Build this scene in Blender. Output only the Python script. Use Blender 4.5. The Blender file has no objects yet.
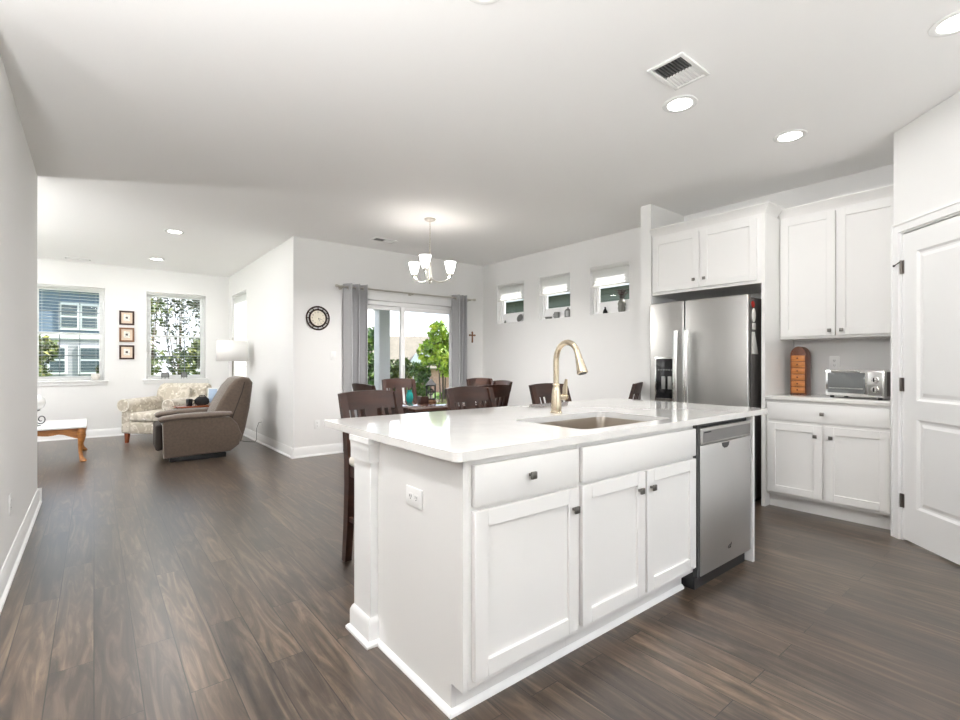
import bpy, bmesh, math, random
from mathutils import Vector, Matrix, Euler
PI = math.pi
R = math.radians
random.seed(7)
S = bpy.context.scene
C = S.collection

# ------------------------------------------------------------------ camera
cam_d = bpy.data.cameras.new('camera'); cam = bpy.data.objects.new('camera', cam_d); C.objects.link(cam)
cam.location = (0, 0, 1.175); cam.rotation_euler = (R(90), 0, R(-38.58))
cam_d.sensor_width = 36; cam_d.sensor_fit = 'HORIZONTAL'; cam_d.lens = 484 * 36 / 960
cam_d.shift_y = 3 / 960; cam_d.clip_start = .02; cam_d.clip_end = 500
S.camera = cam
# ------------------------------------------------------------------ world / sun / exposure
W = bpy.data.worlds.new('sky'); S.world = W; W.use_nodes = True
wn = W.node_tree.nodes; wl = W.node_tree.links; wn.clear()
wo = wn.new('ShaderNodeOutputWorld'); wb = wn.new('ShaderNodeBackground')
tc = wn.new('ShaderNodeTexCoord'); sx = wn.new('ShaderNodeSeparateXYZ'); rp = wn.new('ShaderNodeValToRGB')
nz = wn.new('ShaderNodeTexNoise'); nz.inputs['Scale'].default_value = 2.5; nz.inputs['Detail'].default_value = 5
mxw = wn.new('ShaderNodeMix'); mxw.data_type = 'RGBA'
rpc = wn.new('ShaderNodeValToRGB')
rpc.color_ramp.elements[0].position = .46; rpc.color_ramp.elements[1].position = .62
wl.new(tc.outputs['Generated'], sx.inputs[0]); wl.new(sx.outputs['Z'], rp.inputs[0])
wl.new(tc.outputs['Generated'], nz.inputs['Vector']); wl.new(nz.outputs['Fac'], rpc.inputs[0])
rp.color_ramp.elements[0].position = 0.0; rp.color_ramp.elements[0].color = (.86, .93, 1, 1)
rp.color_ramp.elements[1].position = .5; rp.color_ramp.elements[1].color = (.48, .69, 1, 1)
wl.new(rp.outputs[0], mxw.inputs['A']); mxw.inputs['B'].default_value = (1, 1, 1, 1)
wl.new(rpc.outputs[0], mxw.inputs['Factor'])
wl.new(mxw.outputs['Result'], wb.inputs['Color']); wb.inputs['Strength'].default_value = 1.15
wl.new(wb.outputs[0], wo.inputs[0])
sd = bpy.data.lights.new('sun', 'SUN'); sd.energy = 6.5; sd.angle = R(1); sd.color = (1, .96, .88)
sun = bpy.data.objects.new('sun', sd); C.objects.link(sun); sun.location = (0, 0, 20)
sun.rotation_euler = Vector((-.70, .22, -.68)).to_track_quat('-Z', 'Y').to_euler()
CAN = (1, .998, .995)   # colour of the recessed ceiling lamps
FILL_W = 120.0             # base watts of the unseen floor lamps added as fill
BULB_W = 10.0            # watts of each chandelier bulb
S.view_settings.view_transform = 'Standard'; S.view_settings.look = 'None'
S.view_settings.gamma = 1; S.view_settings.use_curve_mapping = False
S.view_settings.exposure = 1.16
S.cycles.max_bounces = 14; S.cycles.diffuse_bounces = 8; S.cycles.glossy_bounces = 6
S.cycles.transparent_max_bounces = 24; S.cycles.use_denoising = True
S.cycles.caustics_reflective = False; S.cycles.caustics_refractive = False
S.cycles.sample_clamp_indirect = 6

# ------------------------------------------------------------------ materials
def nodes_of(name):
    m = bpy.data.materials.new(name); m.use_nodes = True
    return m, m.node_tree.nodes, m.node_tree.links, m.node_tree.nodes['Principled BSDF']
def mat(name, col, rough=.5, metal=0, var=.0, vscale=8, bump=0, bscale=60, coat=0, spec=.5, sheen=0, stretch=None):
    m, n, l, b = nodes_of(name)
    b.inputs['Base Color'].default_value = (*col, 1); b.inputs['Roughness'].default_value = rough
    b.inputs['Metallic'].default_value = metal; b.inputs['Coat Weight'].default_value = coat
    b.inputs['Coat Roughness'].default_value = .08
    b.inputs['Specular IOR Level'].default_value = spec; b.inputs['Sheen Weight'].default_value = sheen
    t = n.new('ShaderNodeTexCoord'); mp = n.new('ShaderNodeMapping'); l.new(t.outputs['Object'], mp.inputs['Vector'])
    if stretch: mp.inputs['Scale'].default_value = stretch
    if var:
        z = n.new('ShaderNodeTexNoise'); z.inputs['Scale'].default_value = vscale; z.inputs['Detail'].default_value = 4
        l.new(mp.outputs[0], z.inputs['Vector'])
        rmp = n.new('ShaderNodeValToRGB')
        rmp.color_ramp.elements[0].position = .3; rmp.color_ramp.elements[1].position = .7
        rmp.color_ramp.elements[0].color = (*[max(0, c * (1 - var)) for c in col], 1)
        rmp.color_ramp.elements[1].color = (*[min(1, c * (1 + var)) for c in col], 1)
        l.new(z.outputs['Fac'], rmp.inputs[0]); l.new(rmp.outputs[0], b.inputs['Base Color'])
    if bump:
        z2 = n.new('ShaderNodeTexNoise'); z2.inputs['Scale'].default_value = bscale; z2.inputs['Detail'].default_value = 3
        l.new(mp.outputs[0], z2.inputs['Vector'])
        bp = n.new('ShaderNodeBump'); bp.inputs['Strength'].default_value = bump; bp.inputs['Distance'].default_value = .01
        l.new(z2.outputs['Fac'], bp.inputs['Height']); l.new(bp.outputs[0], b.inputs['Normal'])
    return m
def emit(name, col, strength):
    m, n, l, b = nodes_of(name)
    b.inputs['Base Color'].default_value = (*col, 1)
    b.inputs['Emission Color'].default_value = (*col, 1); b.inputs['Emission Strength'].default_value = strength
    return m
def glass_mat(name, tint=(1, 1, 1), refl=.06):
    m, n, l, b = nodes_of(name); n.remove(b)
    o = n['Material Output']; tr = n.new('ShaderNodeBsdfTransparent'); gl = n.new('ShaderNodeBsdfGlossy'); mx = n.new('ShaderNodeMixShader')
    fr = n.new('ShaderNodeFresnel'); fr.inputs['IOR'].default_value = 1.25
    tr.inputs['Color'].default_value = (*tint, 1); gl.inputs['Roughness'].default_value = .02
    l.new(fr.outputs[0], mx.inputs[0]); l.new(tr.outputs[0], mx.inputs[1]); l.new(gl.outputs[0], mx.inputs[2]); l.new(mx.outputs[0], o.inputs[0])
    return m
def trans_mat(name, col, f):
    m, n, l, b = nodes_of(name); b.inputs['Base Color'].default_value = (*col, 1); b.inputs['Roughness'].default_value = .5
    t = n.new('ShaderNodeBsdfTranslucent'); t.inputs['Color'].default_value = (*col, 1); mx = n.new('ShaderNodeMixShader'); mx.inputs[0].default_value = f
    l.new(b.outputs[0], mx.inputs[1]); l.new(t.outputs[0], mx.inputs[2]); l.new(mx.outputs[0], n['Material Output'].inputs[0])
    return m
def floor_mat():
    m, n, l, b = nodes_of('plank_floor')
    t = n.new('ShaderNodeTexCoord'); sp = n.new('ShaderNodeSeparateXYZ'); cb = n.new('ShaderNodeCombineXYZ')
    l.new(t.outputs['Object'], sp.inputs[0]); l.new(sp.outputs['Y'], cb.inputs['X']); l.new(sp.outputs['X'], cb.inputs['Y'])
    br = n.new('ShaderNodeTexBrick'); br.offset = .37; br.offset_frequency = 2
    br.inputs['Scale'].default_value = 1; br.inputs['Brick Width'].default_value = 1.22; br.inputs['Row Height'].default_value = .134
    br.inputs['Mortar Size'].default_value = .0019; br.inputs['Mortar Smooth'].default_value = .15; br.inputs['Bias'].default_value = 0
    br.inputs['Color1'].default_value = (0, 0, 0, 1); br.inputs['Color2'].default_value = (1, 1, 1, 1); br.inputs['Mortar'].default_value = (.5, .5, .5, 1)
    l.new(cb.outputs[0], br.inputs['Vector'])
    # grain stretched along the planks, shifted from plank to plank
    mu = n.new('ShaderNodeVectorMath'); mu.operation = 'MULTIPLY'; mu.inputs[1].default_value = (1.6, 17, 1)
    l.new(cb.outputs[0], mu.inputs[0])
    ad = n.new('ShaderNodeVectorMath'); ad.operation = 'ADD'; l.new(mu.outputs[0], ad.inputs[0])
    sc = n.new('ShaderNodeVectorMath'); sc.operation = 'SCALE'; sc.inputs['Scale'].default_value = 37; l.new(br.outputs['Color'], sc.inputs[0]); l.new(sc.outputs[0], ad.inputs[1])
    g = n.new('ShaderNodeTexNoise'); g.inputs['Scale'].default_value = 1.1; g.inputs['Detail'].default_value = 8; g.inputs['Roughness'].default_value = .62; g.inputs['Distortion'].default_value = 1.7
    l.new(ad.outputs[0], g.inputs['Vector'])
    gr = n.new('ShaderNodeValToRGB'); e = gr.color_ramp.elements
    e[0].position = .27; e[0].color = (.013, .009, .006, 1); e[1].position = .73; e[1].color = (.172, .126, .086, 1)
    k = e.new(.5); k.color = (.062, .043, .030, 1)
    l.new(g.outputs['Fac'], gr.inputs[0])
    # per plank tone
    pr = n.new('ShaderNodeValToRGB'); pr.color_ramp.elements[0].color = (.66, .66, .70, 1); pr.color_ramp.elements[1].color = (1.32, 1.28, 1.22, 1)
    l.new(br.outputs['Color'], pr.inputs[0])
    mm = n.new('ShaderNodeMix'); mm.data_type = 'RGBA'; mm.blend_type = 'MULTIPLY'; mm.inputs['Factor'].default_value = 1
    l.new(gr.outputs[0], mm.inputs['A']); l.new(pr.outputs[0], mm.inputs['B'])
    ms = n.new('ShaderNodeMix'); ms.data_type = 'RGBA'; l.new(br.outputs['Fac'], ms.inputs['Factor'])
    l.new(mm.outputs['Result'], ms.inputs['A']); ms.inputs['B'].default_value = (.008, .006, .005, 1)
    l.new(ms.outputs['Result'], b.inputs['Base Color'])
    rr = n.new('ShaderNodeMapRange'); rr.inputs['To Min'].default_value = .27; rr.inputs['To Max'].default_value = .40
    l.new(g.outputs['Fac'], rr.inputs['Value']); l.new(rr.outputs[0], b.inputs['Roughness'])
    bp = n.new('ShaderNodeBump'); bp.inputs['Strength'].default_value = .25; bp.inputs['Distance'].default_value = .002; bp.invert = True
    l.new(br.outputs['Fac'], bp.inputs['Height']); l.new(bp.outputs[0], b.inputs['Normal'])
    b.inputs['Specular IOR Level'].default_value = .85; b.inputs['Coat Weight'].default_value = .28; b.inputs['Coat Roughness'].default_value = .28
    return m
def siding_mat(name, col, pitch=.13):
    m, n, l, b = nodes_of(name)
    t = n.new('ShaderNodeTexCoord'); sp = n.new('ShaderNodeSeparateXYZ'); l.new(t.outputs['Object'], sp.inputs[0])
    md = n.new('ShaderNodeMath'); md.operation = 'FRACT'; dv = n.new('ShaderNodeMath'); dv.operation = 'DIVIDE'; dv.inputs[1].default_value = pitch
    l.new(sp.outputs['Z'], dv.inputs[0]); l.new(dv.outputs[0], md.inputs[0])
    r = n.new('ShaderNodeValToRGB'); r.color_ramp.elements[0].color = (*[c * .45 for c in col], 1); r.color_ramp.elements[1].position = .14; r.color_ramp.elements[1].color = (*col, 1)
    l.new(md.outputs[0], r.inputs[0]); l.new(r.outputs[0], b.inputs['Base Color']); b.inputs['Roughness'].default_value = .7
    return m
def leaf_mat(name, c1, c2, c3):
    m, n, l, b = nodes_of(name)
    t = n.new('ShaderNodeTexCoord'); z = n.new('ShaderNodeTexNoise'); z.inputs['Scale'].default_value = 3.2; z.inputs['Detail'].default_value = 6
    l.new(t.outputs['Object'], z.inputs['Vector'])
    r = n.new('ShaderNodeValToRGB'); e = r.color_ramp.elements; e[0].position = .35; e[0].color = (*c1, 1); e[1].position = .66; e[1].color = (*c3, 1)
    k = e.new(.5); k.color = (*c2, 1)
    l.new(z.outputs['Fac'], r.inputs[0]); l.new(r.outputs[0], b.inputs['Base Color']); b.inputs['Roughness'].default_value = .55
    b.inputs['Transmission Weight'].default_value = 0
    return m
def floral_mat(name):
    m, n, l, b = nodes_of(name)
    t = n.new('ShaderNodeTexCoord'); v = n.new('ShaderNodeTexVoronoi'); v.inputs['Scale'].default_value = 17; v.inputs['Randomness'].default_value = .9
    z = n.new('ShaderNodeTexNoise'); z.inputs['Scale'].default_value = 9; z.inputs['Detail'].default_value = 5; z.inputs['Distortion'].default_value = 1.2
    l.new(t.outputs['Object'], v.inputs['Vector']); l.new(t.outputs['Object'], z.inputs['Vector'])
    r = n.new('ShaderNodeValToRGB'); e = r.color_ramp.elements; e[0].position = .16; e[0].color = (.80, .76, .68, 1); e[1].position = .34; e[1].color = (.46, .41, .33, 1)
    l.new(v.outputs['Distance'], r.inputs[0])
    r2 = n.new('ShaderNodeValToRGB'); r2.color_ramp.elements[0].position = .48; r2.color_ramp.elements[1].position = .56
    l.new(z.outputs['Fac'], r2.inputs[0])
    mx = n.new('ShaderNodeMix'); mx.data_type = 'RGBA'; l.new(r2.outputs[0], mx.inputs['Factor']); l.new(r.outputs[0], mx.inputs['A']); mx.inputs['B'].default_value = (.63, .58, .50, 1)
    l.new(mx.outputs['Result'], b.inputs['Base Color']); b.inputs['Roughness'].default_value = .9; b.inputs['Sheen Weight'].default_value = .2
    return m
def steel_mat(name, col, rough, axis):
    m, n, l, b = nodes_of(name)
    t = n.new('ShaderNodeTexCoord'); mp = n.new('ShaderNodeMapping'); mp.inputs['Scale'].default_value = axis
    z = n.new('ShaderNodeTexNoise'); z.inputs['Scale'].default_value = 3; z.inputs['Detail'].default_value = 4
    l.new(t.outputs['Object'], mp.inputs[0]); l.new(mp.outputs[0], z.inputs['Vector'])
    rr = n.new('ShaderNodeMapRange'); rr.inputs['To Min'].default_value = rough - .05; rr.inputs['To Max'].default_value = rough + .07
    l.new(z.outputs['Fac'], rr.inputs['Value']); l.new(rr.outputs[0], b.inputs['Roughness'])
    b.inputs['Base Color'].default_value = (*col, 1); b.inputs['Metallic'].default_value = 1
    return m

M = {}
M['floor'] = floor_mat()
M['wall'] = mat('wall_paint', (.80, .796, .786), .75, bump=.03, bscale=250)
M['ceil'] = mat('ceiling_paint', (.93, .926, .918), .85, bump=.03, bscale=200)
M['trim'] = mat('white_trim', (.87, .87, .865), .35)
M['cab'] = mat('cabinet_white', (.78, .772, .757), .36)
M['cabcarcass'] = mat('cabinet_carcass', (.78, .77, .75), .5)  # carcass white, close to the door colour
M['door'] = mat('door_white', (.87, .87, .865), .32)
M['quartz'] = mat('white_quartz', (.735, .722, .70), .05, var=.03, vscale=14, coat=.3)
M['steel'] = steel_mat('stainless_steel', (.56, .56, .55), .27, (1, 60, 1))
M['steelv'] = steel_mat('stainless_front', (.47, .465, .45), .36, (60, 60, .8))
M['steeldw'] = steel_mat('dishwasher_steel', (.66, .66, .66), .38, (60, 60, .8))
M['darksteel'] = steel_mat('dark_steel', (.30, .30, .30), .35, (1, 60, 1))
M['knob'] = mat('dark_nickel', (.20, .19, .175), .35, 1)
M['handle'] = mat('polished_handle', (.80, .80, .79), .16, 1)
M['nickel'] = mat('brushed_nickel', (.55, .52, .47), .28, 1)
M['hinge'] = mat('aged_nickel', (.20, .18, .165), .35, 1)
M['gold'] = mat('champagne_nickel', (.68, .58, .44), .25, 1)
M['sinksteel'] = steel_mat('sink_steel', (.50, .45, .39), .3, (40, 2, 2))
M['dark'] = mat('black_plastic', (.012, .012, .013), .4)
M['darkgloss'] = mat('black_gloss', (.01, .01, .012), .12)
M['fridgeside'] = mat('charcoal_side', (.11, .10, .095), .45)
M['wood'] = mat('espresso_wood', (.034, .012, .007), .36, var=.35, vscale=5, stretch=(1, 1, 6), coat=.08)
M['wood_top'] = mat('espresso_tabletop', (.055, .026, .018), .12, var=.3, vscale=5, coat=.6)
M['oak'] = mat('oak_wood', (.40, .165, .045), .35, var=.3, vscale=6, stretch=(2, 8, 8), coat=.2)
M['oak2'] = mat('spice_wood', (.46, .17, .04), .38, var=.25, vscale=12, stretch=(1, 1, 5))
M['oakdark'] = mat('spice_wood_dark', (.13, .04, .015), .4, var=.25, vscale=12)
M['cherry'] = mat('cherry_wood', (.28, .075, .03), .25, var=.25, vscale=8, coat=.4)
M['recl'] = mat('taupe_fabric', (.105, .074, .054), .85, var=.14, vscale=40, bump=.25, bscale=260, sheen=.35)
M['recl2'] = mat('taupe_fabric_dark', (.03, .022, .018), .8, bump=.2, bscale=200)
M['floral'] = floral_mat('floral_fabric')
M['white'] = mat('white_gloss', (.88, .88, .87), .25)
M['cream'] = mat('cream_fabric', (.80, .77, .70), .85, bump=.1, bscale=300)
M['linen'] = mat('lamp_linen', (.88, .87, .84), .8, bump=.08, bscale=400)
M['curtain'] = mat('grey_curtain', (.40, .40, .41), .65, var=.06, vscale=90, bump=.08, bscale=350, sheen=.3)
M['glass'] = glass_mat('window_glass')
M['vinyl'] = mat('white_vinyl', (.92, .92, .92), .4)
M['blind'] = trans_mat('blind_slats', (.92, .92, .91), .6)
M['muntin'] = mat('muntin_in_shade', (.16, .18, .21), .5)  # dark base colour stands in for backlit shade on the grilles
M['lens'] = emit('lamp_lens', (1, .97, .92), 6)
M['opal'] = emit('opal_shade', (1, .98, .955), 3.4)
M['globe'] = emit('fill_globe', (1, .985, .97), 10)  # glow of the unseen hall globe added as fill
M['plate'] = mat('outlet_plate', (.85, .85, .84), .35)
M['slot'] = mat('dark_slot', (.05, .05, .05), .6)
M['bronze'] = mat('clock_bronze', (.035, .018, .012), .4, .3)
M['face'] = mat('clock_face', (.80, .74, .62), .6, var=.06, vscale=20)
M['teal'] = mat('teal_glass', (.01, .30, .28), .15)
M['blacktin'] = mat('black_tin', (.010, .010, .011), .7)
M['greyvase'] = mat('grey_ceramic', (.22, .22, .20), .5, var=.25, vscale=40)
M['pewter'] = mat('pewter', (.25, .25, .245), .4, .6)
M['frame_dark'] = mat('dark_frame', (.045, .016, .010), .35)
M['frame_tan'] = mat('tan_frame', (.22, .105, .05), .4, var=.2, vscale=30)
M['mat_cream'] = mat('picture_mat', (.74, .60, .47), .8)
M['pic'] = mat('picture_print', (.80, .76, .70), .8, var=.3, vscale=60)
M['ink'] = mat('ink', (.10, .09, .08), .7)
M['paper'] = mat('paper', (.82, .80, .76), .8)
M['red'] = mat('red_enamel', (.45, .03, .02), .4)
M['bluepaper'] = mat('pale_blue_card', (.45, .58, .75), .5)
M['mug'] = mat('black_mug', (.012, .012, .014), .15)
M['bag'] = mat('black_fabric', (.008, .008, .009), .8, bump=.3, bscale=80)
M['wroughtiron'] = mat('wrought_iron', (.01, .01, .011), .4)
M['shell'] = mat('white_ceramic', (.80, .77, .72), .35, var=.1, vscale=30)
M['brass'] = mat('antique_brass', (.48, .33, .15), .35, 1)
M['ovenglass'] = mat('oven_glass', (.16, .17, .17), .06)
# outdoors
M['lawn'] = leaf_mat('lawn_grass', (.06, .11, .02), (.10, .17, .035), (.16, .24, .06))
M['concrete'] = mat('concrete', (.70, .69, .67), .85, var=.08, vscale=3)
M['blueside'] = siding_mat('blue_siding', (.115, .165, .235), .16)
M['greyside'] = siding_mat('grey_siding', (.28, .285, .31), .16)
M['greenside'] = siding_mat('grey_green_siding', (.10, .125, .105), .16)
M['whiteside'] = siding_mat('white_siding', (.80, .80, .78), .13)
M['greenroof'] = siding_mat('grey_green_shingle', (.09, .11, .095), .2)
M['tanroof'] = mat('tan_shingle', (.22, .19, .15), .9, var=.12, vscale=3)
M['brick'] = mat('brick_red', (.40, .24, .19), .9, var=.2, vscale=6)
M['extwhite'] = mat('exterior_white', (.66, .67, .69), .6)
M['extglass'] = mat('exterior_glass', (.06, .085, .10), .12)
M['bark'] = mat('bark', (.11, .08, .06), .9, var=.3, vscale=20)
M['leafd'] = leaf_mat('leaf_dark', (.02, .05, .008), (.06, .13, .02), (.18, .27, .04))
M['leafm'] = leaf_mat('leaf_mixed', (.02, .035, .008), (.075, .11, .02), (.24, .23, .045))
M['leafy'] = leaf_mat('leaf_yellow_green', (.09, .17, .012), (.25, .38, .025), (.45, .52, .06))
M['leafs'] = leaf_mat('leaf_sparse', (.012, .018, .012), (.035, .045, .015), (.10, .11, .025))

# ------------------------------------------------------------------ mesh helpers
class MB:
    def __init__(s): s.bm = bmesh.new()
    def _x(s, vs, mtx):
        if mtx is not None: bmesh.ops.transform(s.bm, matrix=mtx, verts=vs)
    def box(s, x0, x1, y0, y1, z0, z1, bev=0, seg=2, mtx=None):
        r = bmesh.ops.create_cube(s.bm, size=1); vs = r['verts']
        for v in vs: v.co = Vector((x0 + (v.co.x + .5) * (x1 - x0), y0 + (v.co.y + .5) * (y1 - y0), z0 + (v.co.z + .5) * (z1 - z0)))
        if bev:
            es = list({e for v in vs for e in v.link_edges})
            bev = min(bev, .49 * min(abs(x1 - x0), abs(y1 - y0), abs(z1 - z0)))
            q = bmesh.ops.bevel(s.bm, geom=es, offset=bev, segments=seg, affect='EDGES', profile=.5)
            vs = list({v for f in q['faces'] for v in f.verts} | {v for v in vs if v.is_valid})
        s._x(vs, mtx); return s
    def prism(s, pts, axis, a, b, mtx=None, bev=0):
        """extrude a 2-D outline; axis 'x': pts=(y,z), 'y': pts=(x,z), 'z': pts=(x,y)"""
        def P(p, t): return {'x': (t, p[0], p[1]), 'y': (p[0], t, p[1]), 'z': (p[0], p[1], t)}[axis]
        A = [s.bm.verts.new(P(p, a)) for p in pts]; B = [s.bm.verts.new(P(p, b)) for p in pts]
        n = len(pts)
        fs = [s.bm.faces.new(A[::-1]), s.bm.faces.new(B)]
        for i in range(n): fs.append(s.bm.faces.new((A[i], A[(i + 1) % n], B[(i + 1) % n], B[i])))
        bmesh.ops.recalc_face_normals(s.bm, faces=fs)
        vs = A + B
        if bev:
            es = [e for e in fs[0].edges] + [e for e in fs[1].edges]
            q = bmesh.ops.bevel(s.bm, geom=es, offset=bev, segments=3, affect='EDGES', profile=.5)
            vs = list({v for f in q['faces'] for v in f.verts} | {v for v in vs if v.is_valid})
        s._x(vs, mtx); return s
    def lathe(s, prof, n=24, mtx=None, cx=0, cy=0):
        """prof: list of (r, z) bottom to top about the z axis"""
        rings = []
        for r, z in prof:
            if r < 1e-5: rings.append([s.bm.verts.new((cx, cy, z))])
            else: rings.append([s.bm.verts.new((cx + r * math.cos(2 * PI * i / n), cy + r * math.sin(2 * PI * i / n), z)) for i in range(n)])
        fs = []
        for a, b in zip(rings, rings[1:]):
            for i in range(n):
                j = (i + 1) % n
                q = [a[i % len(a)], a[j % len(a)], b[j % len(b)], b[i % len(b)]]
                u = []
                for v in q:
                    if v not in u: u.append(v)
                if len(u) > 2: fs.append(s.bm.faces.new(u))
        if len(rings[0]) > 1: fs.append(s.bm.faces.new(rings[0][::-1]))
        if len(rings[-1]) > 1: fs.append(s.bm.faces.new(rings[-1]))
        bmesh.ops.recalc_face_normals(s.bm, faces=fs)
        s._x([v for r in rings for v in r], mtx); return s
    def cyl(s, p, q, r, r2=None, n=16):
        p, q = Vector(p), Vector(q); d = q - p
        mtx = Matrix.Translation(p) @ d.to_track_quat('Z', 'Y').to_matrix().to_4x4()
        return s.lathe([(r, 0), (r if r2 is None else r2, d.length)], n, mtx)
    def tube(s, pts, r, n=10, closed=False):
        pts = [Vector(p) for p in pts]; rings = []; N = len(pts)
        up = Vector((0, 0, 1))
        prev = None
        for i, p in enumerate(pts):
            if closed: t = pts[(i + 1) % N] - pts[i - 1]
            else: t = (pts[min(i + 1, N - 1)] - pts[max(i - 1, 0)])
            t.normalize()
            if prev is None:
                a = t.cross(up)
                if a.length < .05: a = t.cross(Vector((1, 0, 0)))
            else: a = prev - t * prev.dot(t)
            a.normalize(); prev = a; b = t.cross(a)
            rr = r[i] if isinstance(r, (list, tuple)) else r
            rings.append([s.bm.verts.new(p + a * rr * math.cos(2 * PI * k / n) + b * rr * math.sin(2 * PI * k / n)) for k in range(n)])
        fs = []
        for i in range(N if closed else N - 1):
            A, B = rings[i], rings[(i + 1) % N]
            for k in range(n): fs.append(s.bm.faces.new((A[k], A[(k + 1) % n], B[(k + 1) % n], B[k])))
        if not closed: fs += [s.bm.faces.new(rings[0][::-1]), s.bm.faces.new(rings[-1])]
        bmesh.ops.recalc_face_normals(s.bm, faces=fs)
        return s
    def loft(s, secs, mtx=None, cap=True):
        """secs: list of equal-length vertex loops"""
        rings = [[s.bm.verts.new(p) for p in sec] for sec in secs]; n = len(rings[0]); fs = []
        for A, B in zip(rings, rings[1:]):
            for k in range(n): fs.append(s.bm.faces.new((A[k], A[(k + 1) % n], B[(k + 1) % n], B[k])))
        if cap: fs += [s.bm.faces.new(rings[0][::-1]), s.bm.faces.new(rings[-1])]
        bmesh.ops.recalc_face_normals(s.bm, faces=fs)
        s._x([v for r in rings for v in r], mtx); return s
    def bar(s, path, w, d, mtx=None):
        """rectangular post swept along a path in the y-z plane: path of (x, y, z); w across x, d across the path"""
        secs = []; N = len(path)
        for i, p in enumerate(path):
            p = Vector(p); t = Vector(path[min(i + 1, N - 1)]) - Vector(path[max(i - 1, 0)]); t.normalize()
            a = Vector((1, 0, 0)); b = t.cross(a).normalized()
            ww = w[i] if isinstance(w, (list, tuple)) else w; dd = d[i] if isinstance(d, (list, tuple)) else d
            secs.append([p + a * ww / 2 + b * dd / 2, p - a * ww / 2 + b * dd / 2, p - a * ww / 2 - b * dd / 2, p + a * ww / 2 - b * dd / 2])
        return s.loft(secs, mtx)
    def build(s, name, m, parent=None, smooth=None, sub=0):
        me = bpy.data.meshes.new(name); s.bm.to_mesh(me); s.bm.free()
        o = bpy.data.objects.new(name, me); C.objects.link(o); me.materials.append(m if not isinstance(m, str) else M[m])
        if parent: o.parent = parent
        if smooth is None: smooth = True
        if smooth:
            for p in me.polygons: p.use_smooth = True
            me.set_sharp_from_angle(angle=R(38))
        if sub:
            md = o.modifiers.new('sub', 'SUBSURF'); md.levels = sub; md.render_levels = sub
        return o
def tag(o, label, cat, group=None):
    o['label'] = label; o['category'] = cat
    if group: o['group'] = group
    return o
def thing(name, label, cat, loc=(0, 0, 0), rz=0, group=None):
    o = bpy.data.objects.new(name, None); C.objects.link(o); o.empty_display_size = .1
    o.location = loc; o.rotation_euler = (0, 0, rz)
    return tag(o, label, cat, group)
def struct(o): o['kind'] = 'structure'; return o
def sthing(name, loc=(0, 0, 0), rz=0):
    o = bpy.data.objects.new(name, None); C.objects.link(o); o.location = loc; o.rotation_euler = (0, 0, rz); o.empty_display_size = .1
    return struct(o)
def dup(root, loc, rz=None, label=None):
    r = root.copy(); C.objects.link(r); r.location = loc
    if rz is not None: r.rotation_euler = (0, 0, rz)
    if label: r['label'] = label
    for ch in list(root.children):
        c = ch.copy(); C.objects.link(c); c.parent = r
        for g in list(ch.children):
            d = g.copy(); C.objects.link(d); d.parent = c
    return r
def rrect(x0, x1, y0, y1, r, n=5):
    pts = []
    for cx, cy, a0 in ((x1 - r, y1 - r, 0), (x0 + r, y1 - r, 90), (x0 + r, y0 + r, 180), (x1 - r, y0 + r, 270)):
        for i in range(n + 1):
            a = R(a0 + 90 * i / n); pts.append((cx + r * math.cos(a), cy + r * math.sin(a)))
    return pts
def grid_wall(name, axis, c0, c1, a0, a1, z0, z1, holes=(), m='wall'):
    """a wall slab; axis 'x': plane x=c, runs along y; axis 'y': plane y=c, runs along x. holes: (a0,a1,z0,z1)"""
    A = sorted({a0, a1} | {h[0] for h in holes} | {h[1] for h in holes}); Z = sorted({z0, z1} | {h[2] for h in holes} | {h[3] for h in holes})
    b = MB()
    def inh(a, z): return any(h[0] < a < h[1] and h[2] < z < h[3] for h in holes)
    for i in range(len(A) - 1):
        run = None
        for j in range(len(Z) - 1):
            solid = not inh((A[i] + A[i + 1]) / 2, (Z[j] + Z[j + 1]) / 2)
            if solid and run is None: run = Z[j]
            if run is not None and (not solid or j == len(Z) - 2):
                top = Z[j + 1] if solid else Z[j]
                if axis == 'x': b.box(c0, c1, A[i], A[i + 1], run, top)
                else: b.box(A[i], A[i + 1], c0, c1, run, top)
                run = None
    bmesh.ops.remove_doubles(b.bm, verts=b.bm.verts, dist=1e-5)
    return struct(b.build(name, m, smooth=False))

# ------------------------------------------------------------------ room shell
H = 2.74
XL, YL = -.37, 5.48           # left wall and its end
XC, YC, YF, XR = 1.923, 6.10, 9.77, 4.917
XW0, YB = -3.6, -3.0          # unseen west side of the living room, unseen back wall
T = .15
b = MB(); b.box(XW0 - T, XR + T, YB - T, YF + T, -.2, 0); struct(b.build('floor', 'floor', smooth=False))
b = MB(); b.prism([(XW0 - T, YB - T), (XR + T, YB - T), (XR + T, YC + T), (XC + T, YC + T), (XC + T, YF + T), (XW0 - T, YF + T)], 'z', H, H + .25); struct(b.build('ceiling', 'ceil', smooth=False))
grid_wall('wall_left', 'x', XL - .13, XL, 2.95, YL, 0, H)  # cut short out of view so the added hall lamps shine in
grid_wall('wall_left_return', 'y', YL - .13, YL, XW0, XL - .13, 0, H)
grid_wall('wall_west', 'x', XW0 - T, XW0, YB, YF, 0, H, [(6.4, 8.9, .9, 2.38)])
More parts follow.
